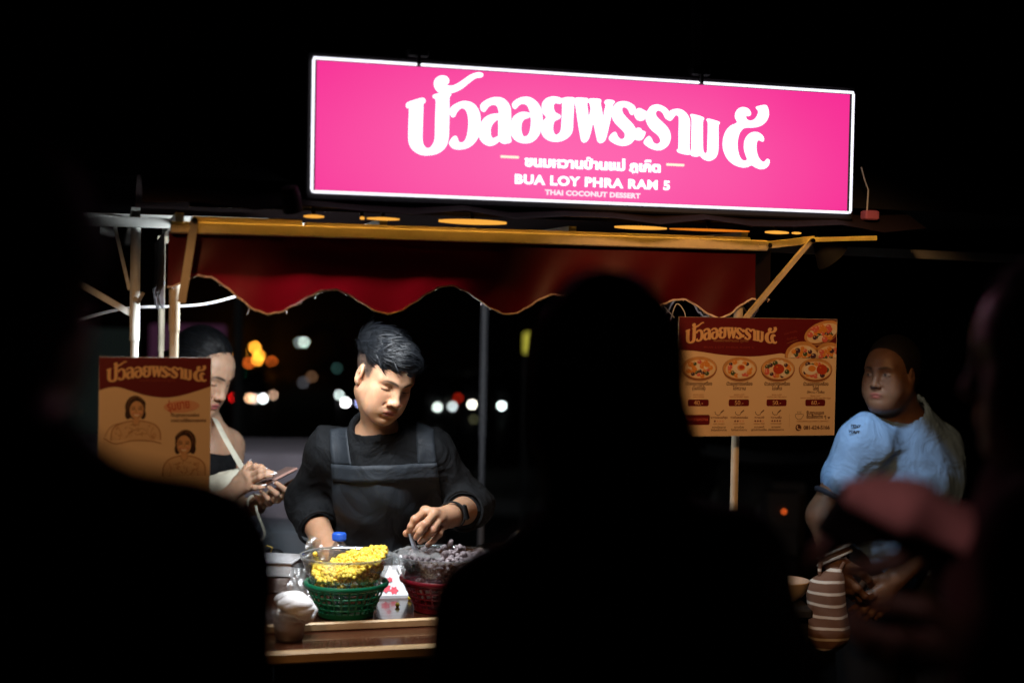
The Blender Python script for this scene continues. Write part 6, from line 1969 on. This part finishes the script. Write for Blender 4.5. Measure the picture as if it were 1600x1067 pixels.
def crumple(name, loc, size, m, seed, label, cat, n=22, amp=.35, squash=(1, 1, 1)):
    r_ = np.random.RandomState(seed)
    mb = MB().ball((0, 0, 0), 1.0, n * 2)
    v = np.array(mb.v); d = v / np.linalg.norm(v, axis=1, keepdims=True)
    f = np.zeros(len(v))
    for _ in range(16):
        nrm = r_.normal(size=3); nrm /= np.linalg.norm(nrm)
        f += np.abs(d @ nrm - r_.uniform(-.5, .5)) * r_.uniform(.3, 1)
    f = (f - f.mean()) / f.std()
    v = d * (1 + amp * .45 * f)[:, None] * np.array(squash) * size
    mb.v = [tuple(p) for p in v]
    o = mb.build(name, m, None, False)
    o.location = loc
    return tag(o, label, cat)
def sheet(name, corners, m, seed, amp, label, cat, n=16):
    """a creased film between four corner points"""
    r_ = np.random.RandomState(seed)
    c = [np.array(p, float) for p in corners]
    o0 = sum(c) / 4
    vs, fs = [], []
    ph = r_.uniform(0, 6, 6); kk = r_.uniform(3, 11, (6, 2)) * r_.choice([-1, 1], (6, 2))
    nn = np.cross(c[1] - c[0], c[3] - c[0]); nn /= np.linalg.norm(nn)
    for i in range(n + 1):
        for j in range(n + 1):
            u, v = i/n, j/n
            p = c[0]*(1-u)*(1-v) + c[1]*u*(1-v) + c[2]*u*v + c[3]*(1-u)*v
            w = sum(abs(math.sin(kk[q, 0]*u + kk[q, 1]*v + ph[q])) for q in range(6)) / 6 - .6
            vs.append(p - o0 + nn * w * amp)
    for i in range(n):
        for j in range(n):
            a = i*(n+1) + j; fs.append((a, a+n+1, a+n+2, a+1))
    o = MB().add(vs, fs).build(name, m, None, True); o.location = o0
    return tag(o, label, cat)
sheet('plastic_bag', [at(470, 874, 3.40), at(508, 874, 3.44), at(502, 843, 3.43), at(484, 834, 3.41)], M['film'], 3, .02, 'clear plastic bag standing open behind the corn bowl', 'plastic bag')
sheet('plastic_film', [at(604, 880, 3.30), at(634, 905, 3.32), at(628, 868, 3.36), at(606, 862, 3.38)], M['film'], 12, .02, 'crumpled clear film wedged between the two glass bowls', 'plastic film')
sheet('plastic_film', [at(620, 866, 3.28), at(690, 874, 3.27), at(684, 856, 3.40), at(626, 855, 3.42)], M['film'], 14, .014, 'clear film lying over the left rim of the taro bowl', 'plastic film')
sheet('plastic_film', [at(448, 936, 3.28), at(488, 940, 3.24), at(478, 890, 3.34), at(455, 886, 3.36)], M['film'], 5, .03, 'crumpled clear film lying left of the green basket', 'plastic film')
sheet('plastic_sheet', [at(560, 866, 3.34), at(612, 868, 3.30), at(606, 858, 3.44), at(566, 856, 3.46)], M['film'], 8, .012, 'clear film draped over the right rim of the corn bowl', 'plastic film')
# white crumpled bag and drink cup at the left end
crumple('paper_bag', at(460, 946, 3.14), .052, M['paper'], 4, 'crumpled white paper bag left of the green basket', 'paper bag', n=30, amp=.55, squash=(1.2, .8, .62))
cup = empty('drink_cup', on(452, 1000, 3.13, LEDGE), 0, 'clear cup of milky brown drink at the left end of the ledge', 'cup')
auto_smooth(MB().lathe([(.001, 0), (.030, 0), (.031, .003), (.038, .060), (.040, .062), (.038, .063), (.035, .04)], n=32).build('cup_wall', M['pet'], cup), 50)
MB().lathe([(.001, .002), (.029, .003), (.0340, .042), (.001, .043)], n=28).build('drink', mat('drink', (.30, .21, .16), .3), cup, True)
# steel pot with a white tray on it
pot = empty('steel_pot', on(436, 925, 3.62, TOP), 0, 'round steel pot at the left of the counter under a white tray', 'pot')
zp = at(436, 893, 3.62).z - TOP
auto_smooth(MB().lathe([(.001, 0), (.070, 0), (.076, .008), (.078, zp*.95), (.080, zp), (.076, zp*.97), (.074, .012)], n=40).build('pot_wall', mat('pot_steel', (.55, .47, .42), .28, metal=1.0, var=.1), pot), 50)
mb = MB()
for s_ in (-1, 1): mb.tube([(.078*s_, -.02, zp*.7), (.10*s_, -.02, zp*.72), (.10*s_, .02, zp*.72), (.078*s_, .02, zp*.7)], .004, 8)
mb.build('handles', M['chrome'], pot)
tr_ = empty('white_tray', on(428, 893, 3.62, TOP + zp + .001), -.12, 'shallow white enamel tray resting on the steel pot', 'tray')
ht = at(430, 873, 3.60).z - at(430, 893, 3.60).z
mb = MB()
for (x0, y0, z0), (x1, y1, z1) in (((-.085, -.06, 0), (.062, .06, .003)), ((-.085, -.06, .003), (.062, -.057, ht)), ((-.085, .057, .003), (.062, .06, ht)), ((-.085, -.057, .003), (-.082, .057, ht)), ((.059, -.057, .003), (.062, .057, ht))):
    mb.box((x0, y0, z0), (x1, y1, z1))
mb.build('tray', M['white_plastic'], tr_)
MB().box((-.088, -.064, ht), (.066, -.056, ht + .003)).box((-.088, .056, ht), (.066, .064, ht + .003)).box((.058, -.056, ht), (.066, .056, ht + .003)).build('tray_lip', M['white_plastic'], tr_)
# gold rimmed dark pouch behind the tray
pc = empty('dark_pouch', at(418, 866, 3.72), 0, 'small black pouch with a bent gold edge behind the white tray', 'pouch')
MB().ball((.012, .02, -.004), .030, 18, sq=(1, .6, .55)).build('pouch', M['black_metal'], pc, True)
auto_smooth(MB().tube([at(405, 859, 3.71) - pc.location, at(417, 852, 3.70) - pc.location, at(425, 855, 3.70) - pc.location, at(420, 870, 3.71) - pc.location], .0022, 8).build('gold_edge', mat('gold', (.75, .52, .12), .3, metal=.8), pc))
# printed package between the baskets
pk = empty('printed_package', on(613, 955, 3.52, TOP), .25, 'white package with red print leaning between the two baskets', 'package')
zt = at(613, 884, 3.56).z - TOP
zl = at(613, 935, 3.52).z - TOP
auto_smooth(MB().box((-.045, -.004, 0), (.045, .05, zl), bev=.006).build('carton', M['paper'], pk), 40)
vs = [(-.043, .006, zl + .001), (.045, .004, zl + .001), (.026, .05, zt), (-.014, .048, zt), (-.043, .046, zl + .001), (.045, .046, zl + .001)]
MB().add(vs, [(0, 1, 2, 3), (4, 3, 2, 5), (0, 3, 4), (1, 5, 2)]).build('bag_top', M['paper'], pk)
pr = mat('print_flower', (.75, .08, .12), .6)
mb = MB()
r_ = random.Random(2)
d = Vector((0, .044, zt - zl)).normalized(); up = Vector((0, .044, zt - zl)); nn = Vector((0, -up.z, up.y)).normalized()
def fp(u, v, k=.0012): return Vector((-.036 + .07*u*(1 - .45*v) + .012*v, .005, zl + .001)) + up*v + nn*k
for cx_, cv, s_ in ((.3, .30, .014), (.62, .22, .012), (.5, .55, .008)):
    c = fp(cx_, cv)
    for k in range(6):
        a = k*math.pi/3 + cx_*5
        e1 = c + Vector((1, 0, 0))*s_*math.cos(a) + d*s_*math.sin(a); s1 = (Vector((1, 0, 0))*-math.sin(a) + d*math.cos(a))*s_*.32
        m_ = c.lerp(e1, .55) + nn*.0001*k
        mb.add([c, m_ - s1, e1, m_ + s1], [(0, 1, 2, 3)])
for k in range(9):
    c = Vector((-.035 + k*.0085, -.0048, zl*.35)); h_ = zl*.22*r_.uniform(.7, 1)
    mb.add([c, c + Vector((.0045, 0, 0)), c + Vector((.0045, 0, h_)), c + Vector((0, 0, h_))], [(0, 1, 2, 3)])
mb.build('red_print', pr, pk)
# steel tray with tongs behind the second bowl
st = empty('steel_tray', on(802, 905, 3.62, TOP), .1, 'round steel tray of topping on the counter right of the taro', 'tray')
zs = at(800, 857, 3.62).z - TOP
auto_smooth(MB().lathe([(.001, 0), (.07, 0), (.085, zs*.5), (.098, zs*.97), (.103, zs), (.099, zs*1.01), (.094, zs*.96), (.02, .01)], n=44).build('tray_wall', M['chrome'], st), 50)
MB().lathe([(.001, zs*.8), (.09, zs*.78), (.001, zs*.72)], n=32).build('topping', mat('pale_topping', (.42, .40, .26), .5, var=.3, vscale=60, bump=.8, bscale=90), st, True)
tg = empty('serving_tongs', at(800, 845, 3.60), 0, 'steel tongs resting across the rim of the round steel tray', 'tongs')
for dx in (-2, 7):
    MB().bar(at(785 + dx, 855, 3.57) - tg.location, at(804 + dx*.5, 834, 3.62) - tg.location, .008, .002).build('arm', M['chrome'], tg)
auto_smooth(MB().tube(smooth_loop([tuple(at(x, y, 3.62) - tg.location) for x, y in ((803, 835), (808, 831), (812, 834), (811, 845), (808, 855))], 3, closed=False), .0025, 8).build('ring', M['chrome'], tg))
# pale bowl on a side stool at the right
stl = empty('side_stool', on(1232, 960, 3.5, 0), 0, 'dark folding stool right of the cart carrying a pale bowl', 'stool')
zz = at(1232, 936, 3.5).z
MB().box((-.20, -.12, zz - .022), (.035, .12, zz), bev=.004).build('seat', M['rubber'], stl)
for x, y in ((-.17, -.10), (.02, -.10), (-.17, .10), (.02, .10)):
    MB().bar((x*1.1, y*1.1, 0), (x*.9, y*.9, zz - .022), .02, .02).build('leg', M['black_metal'], stl)
wb = empty('pale_bowl', on(1228, 936, 3.5, zz + .001), 0, 'pale round bowl on the dark stool beside the striped bag', 'bowl')
hb_ = at(1232, 906, 3.5).z - zz
auto_smooth(MB().lathe([(.001, 0), (.032, 0), (.05, hb_*.45), (.058, hb_*.96), (.0565, hb_), (.054, hb_*.95), (.02, .006)], n=36).build('bowl', mat('bowl_cream', (.62, .52, .42), .4), wb), 50)

# ------------------------------------------------------------------ behind the stall
M['table_cloth'] = mat('table_cloth', (.30, .26, .30), .9, var=.12, vscale=6)
tb = empty('draped_table', on(400, 900, 4.75, 0), .05, 'low stall table draped in mauve grey cloth behind the phone woman', 'table')
zt = at(400, 706, 4.75).z
vs, fs = [], []
nx, nz = 70, 14
prof_ = [(.5, zt), (.0, zt), (-.012, zt - .012)] + [(-.015 - .02*t, zt - .012 - (zt - .05)*t) for t in np.linspace(.08, 1, nz - 2)]
for i in range(nx + 1):
    x = -.75 + 1.25*i/nx
    for j, (y, z) in enumerate(prof_):
        w = max(0, j - 2)/nz
        vs.append((x, y + .035*w*math.sin(x*19 + math.sin(x*7)*1.4) + .004*math.sin(j*2.1 + x*4), z))
m_ = len(prof_)
for i in range(nx):
    for j in range(m_ - 1): fs.append((i*m_+j, (i+1)*m_+j, (i+1)*m_+j+1, i*m_+j+1)[::-1])
MB().add(vs, fs).build('cloth', M['table_cloth'], tb, True)
MB().box((-.74, .03, zt - .03), (.48, .5, zt - .006)).build('tabletop', M['dark_wood'], tb)
for x in (-.7, .45): MB().box((x - .02, .42, 0), (x + .02, .46, zt - .03)).build('leg', M['black_metal'], tb)
cb2 = empty('cool_box', on(440, 930, 4.5, 0), 0, 'low blue grey cool box on the ground beside the draped table', 'cool box')
zc = at(440, 826, 4.5).z
auto_smooth(MB().box((-.30, 0, 0), (.34, .22, zc*.85), bev=.015).build('tub', mat('cool_box', (.16, .19, .22), .5), cb2), 40)
auto_smooth(MB().box((-.31, -.01, zc*.855), (.35, .23, zc), bev=.012).build('lid', mat('cool_box_lid', (.20, .23, .27), .5), cb2), 40)

# far stall with a dim mauve banner
fsl = empty('far_stall', on(290, 700, 7.5, 0), 0, 'far dark stall with a mauve banner given an added dim glow, at left', 'stall')
zb0, zb1 = at(290, 600, 7.5).z, at(290, 507, 7.5).z
MB().box((-.20, 0, zb0), (.20, .04, zb1), bev=.01).build('banner', glow('mauve_banner_glow', (.30, .10, .22), .10), fsl)  # emission added so the otherwise dark banner shows mauve
MB().box((-.75, .05, .0), (-.28, .10, zb1 - .03)).build('side_cloth', glow('side_cloth_glow', (.16, .22, .20), .03), fsl)  # faint emission stands in for light falling on the cloth
for x in (-.8, .26): MB().box((x - .02, .04, 0), (x + .02, .08, 2.4)).build('post', M['black_metal'], fsl)
MB().box((-.9, -.1, 2.4), (.9, 1.2, 2.45)).build('roof', M['tent_cloth'], fsl)

# shophouse with amber lamps
sh_ = empty('shophouse', Vector((-6.2, 31.0, 0)), .12, 'dark shophouse far behind the stall carrying the amber lamps', 'building')
WALL = mat('far_wall', (.03, .03, .03), .9); PANE = mat('far_glass', (.02, .02, .025), .1); FRM = mat('far_frame', (.04, .035, .03), .7)
MB().box((-7, .5, 0), (7, 9, 7.5)).build('wall', WALL, sh_)
MB().box((-7.3, .1, 7.5), (7.3, 9.3, 7.8)).build('roof', WALL, sh_)
for x in (-5.5, -3, -.5, 2, 4.5):
    f = MB().box((x - .6, .42, 4.2), (x + .6, .5, 6.2)).build('window', FRM, sh_)
    MB().box((x - .52, .40, 4.28), (x - .04, .415, 6.12)).build('pane', PANE, f); MB().box((x + .04, .40, 4.28), (x + .52, .415, 6.12)).build('pane', PANE, f)
    MB().box((x - 1.0, .43, 0), (x + 1.0, .49, 2.8)).build('shutter', FRM, sh_)

def lum(col, s): return glow('far_light', col, s * 1.6)
PXM = lambda Y, d: d * .78 * Y / F_PX / 2
def wall_lamp(px, py, Y, d, col, s, label):
    p = at(px, py, Y)
    o = empty('wall_lamp', p, 0, label, 'lamp', 'far amber lamps on the dark shophouse')
    r = PXM(Y, d)
    MB().ball((0, 0, 0), r, 12).build('globe', lum(col, s), o, True)
    MB().bar((0, r*.5, r), (0, .4, r*2), r*.3, r*.3).build('arm', M['black_metal'], o)
AMB = (1.0, .36, .03)
for (x, y, s, lab) in ((375, 551, 10, 'amber lamp, second from left in the far cluster'), (398.5, 543, 17, 'brightest amber lamp, topmost of the far cluster'), (405, 556, 12, 'amber lamp just under the topmost one, slightly right'),
                       (402.5, 562, 12, 'amber lamp overlapping the one above it, lowest of the cluster'), (367, 558, 9, 'amber lamp half hidden by the brow of the phone woman'), (389, 567, 4.5, 'dim red brown lamp at the foot of the amber cluster'), (424.5, 566, 4.8, 'dim orange red lamp standing alone right of the amber cluster')):
    wall_lamp(x, y, 30.5, 6.5, AMB if s > 7 else (1.0, .17, .02), s, lab)
def street_lamp(px, py, Y, d, col, s, label):
    p = at(px, py, Y)
    o = empty('street_lamp', Vector((p.x, p.y, 0)), 0, label, 'street lamp', 'far street lamps behind the stall')
    r = PXM(Y, d)
    auto_smooth(MB().tube([(.6, .2, 0), (.6, .2, p.z*.8), (.5, .15, p.z + .25), (.25, .06, p.z + .3), (0, 0, p.z + r + .06)], .045, 10).build('pole', M['black_metal'], o))
    auto_smooth(MB().lathe([(.02, p.z + r + .08), (r*1.3, p.z + r*.8), (r*1.5, p.z + r*.5)], n=16).build('hood', M['black_metal'], o))
    MB().ball((0, 0, p.z), r, 12).build('lens', lum(col, s), o, True)
WH = (.82, 1.0, .86)
street_lamp(475, 534, 24, 6.5, WH, 7.5, 'pale white street lamp above the shoulder of the vendor, nearer one')
street_lamp(468, 534.5, 27, 6.5, (.7, .85, .8), 2.0, 'faint grey street lamp just left of the pale white one')
street_lamp(527, 575, 26, 6.5, (.3, .8, .7), .55, 'very faint teal street lamp beside the vendor ear')
street_lamp(487, 588, 26, 6.5, (1, .5, .25), .9, 'faint brown street lamp low over the table')
street_lamp(474, 597, 27, 6.5, (.8, .8, .9), .55, 'faint grey street lamp left below the brown one')
street_lamp(388, 595, 27, 6.5, (.5, .5, .6), .35, 'barely lit grey street lamp under the amber cluster')
sg = empty('traffic_signal', on(374, 588, 22, 0), 0, 'far traffic signal showing teal green beside the face of the woman', 'traffic signal')
p = at(374, 587, 22); r = PXM(22, 6.5)
MB().box((-.12, .03, p.z - .15), (.12, .18, p.z + .14)).build('housing', M['black_metal'], sg)
MB().tube([(0, .1, 0), (0, .1, p.z)], .05, 8).build('pole', M['black_metal'], sg)
MB().ball((0, 0, p.z), r, 12).build('green_lens', lum((.02, .75, .50), 3.2), sg, True)
MB().ball((.02, 0, p.z - .125), r, 12).build('blue_grey_light', lum((.45, .55, .70), 1.6), sg, True)  # glowing ball for the faint blue grey light below the green lens

def scooter_parts():
    o = empty('scooter', (0, 0, 0))
    S = Solid()
    S.cone((0, -.55, .72), (0, -.42, .32), .10, .13, .08); S.cone((0, -.42, .30), (0, .1, .28), .12, .14, .08); S.cone((0, .1, .35), (0, .62, .62), .17, .13, .1)
    link('body', S.mesh('body', .03), mat('scooter_paint', (.03, .03, .035), .35), o)
    S = Solid(); S.cone((0, .0, .72), (0, .6, .76), .13, .11, .05)
    link('seat', S.mesh('seat', .03), M['rubber'], o)
    for y in (-.62, .60):
        ring = [(0, y + .2*math.cos(t*math.pi/10), .24 + .2*math.sin(t*math.pi/10)) for t in range(20)]
        auto_smooth(MB().tube(ring, .045, 8, closed=True).build('wheel', M['rubber'], o))
    auto_smooth(MB().tube([(-.34, -.38, .98), (-.1, -.45, .95), (.1, -.45, .95), (.34, -.38, .98)], .016, 8).build('handlebar', M['black_metal'], o))
    return o
sc0 = scooter_parts()
used = [False]
def scooter(px, py, Y, col, s, label, d=6.5, rear=False, rot=0.0):
    o = sc0 if not used[0] else copy_tree(sc0)
    used[0] = True
    p = at(px, py, Y)
    lp = Vector((0, -.68, p.z)) if not rear else Vector((0, -.70, p.z))
    Rz = Matrix.Rotation(rot, 3, 'Z')
    q = Rz @ lp
    o.location = (p.x - q.x, p.y - q.y, 0); o.rotation_euler = (0, 0, rot)
    for ch in list(o.children):
        if ch.name.startswith(('headlight', 'tail_light')): bpy.data.objects.remove(ch)
    tag(o, label, 'scooter', 'scooters with lights on across the road')
    lt = MB().ball(tuple(lp), PXM(Y, d), 12).build('tail_light' if rear else 'headlight', lum(col, s), o, True)
    MB().box((lp.x - .07, lp.y + .02, lp.z - .08), (lp.x + .07, lp.y + .12, lp.z + .08)).build('light_housing', M['black_metal'], o)
HL = (.86, 1.0, .92)
def bollard(px, py, Y, col, s, label, d=6.5):
    p = at(px, py, Y); r = PXM(Y, d)
    o = empty('bollard_lamp', Vector((p.x, p.y, 0)), 0, label, 'bollard lamp', 'low lamps along the far road')
    auto_smooth(MB().tube([(0, 0, 0), (0, 0, p.z - r)], r*1.1, 12).build('post', M['black_metal'], o))
    MB().ball((0, 0, p.z), r, 12).build('lens', lum(col, s), o, True)
scooter(683.5, 636, 13.5, HL, 8, 'scooter with white headlight nearest the vendor face, right side')
bollard(707, 635, 13.8, (.75, .86, .86), 6, 'low lamp with greyish lens, second right of the vendor face')
scooter(737.5, 632, 14.0, (1.0, .98, .82), 13, 'scooter with warm white headlight just left of the grey pole')
scooter(784, 634, 14.2, (.82, 1.0, .95), 12, 'scooter with white headlight right of the grey pole')
bollard(530, 617, 14.0, (.8, .95, .9), 6, 'low lamp with pale lens, upper one left of the vendor neck')
bollard(540, 629, 13.9, (1, 1, 1), 22, 'low lamp with dazzling lens left of the vendor neck')
bollard(562, 629, 13.2, (.45, .5, 1.0), 6, 'low lamp with bluish lens touching the vendor neck')
bollard(716, 622, 15.5, (.8, .03, .01), 1.4, 'low lamp with dim red lens above the two lights right of the vendor')
scooter(365, 621, 14.0, (1.0, .01, .01), 5, 'scooter with red tail light at the nose of the phone woman', rear=True)
bollard(389.5, 622, 13.3, (1.0, .55, .28), 7, 'low lamp with peach lens at the left of the low row')
bollard(396, 622.5, 13.5, (1.0, .60, .42), 5, 'low lamp with pinkish lens overlapping the peach one')
bollard(401, 623, 13.7, (.6, .7, .65), 2.5, 'low lamp with grey lens between peach and white ones')
bollard(411, 622.5, 13.6, (.92, 1.0, .98), 15, 'low lamp with bright white lens in the low row at left')
bollard(427, 617, 13.5, (1.0, .60, .40), 5, 'low lamp with peach lens right of the bright white one', d=5)
bollard(740, 655, 13.0, (.6, .6, .3), .35, 'low lamp with barely lit lens below the row of lights')
scooter(1225, 799, 6.2, (1.0, .14, .02), 1.4, 'scooter with small orange tail light under the menu board', d=6, rear=True)
scooter(1236, 782, 6.4, (.9, .02, .02), .6, 'scooter with dim red tail light under the menu board', d=6, rear=True)
# tall yellow green lit sign far behind
ys = empty('lit_sign', on(822, 600, 10, 0), 0, 'narrow yellow green lit sign on a post behind the crowd', 'sign')
p0, p1 = at(822, 552, 10).z, at(822, 520, 10).z
MB().box((-.022, 0, p0), (.03, .05, p1), bev=.008).build('panel', glow('yellow_green', (.55, .50, .06), .8), ys)
MB().box((-.02, .01, 0), (.02, .04, p0)).build('post', M['black_metal'], ys)
# far kerb of the road
MB().box((-60, 11.0, 0), (60, 11.25, .12)).build('kerb', mat('kerb', (.2, .2, .2), .9))['kind'] = 'structure'
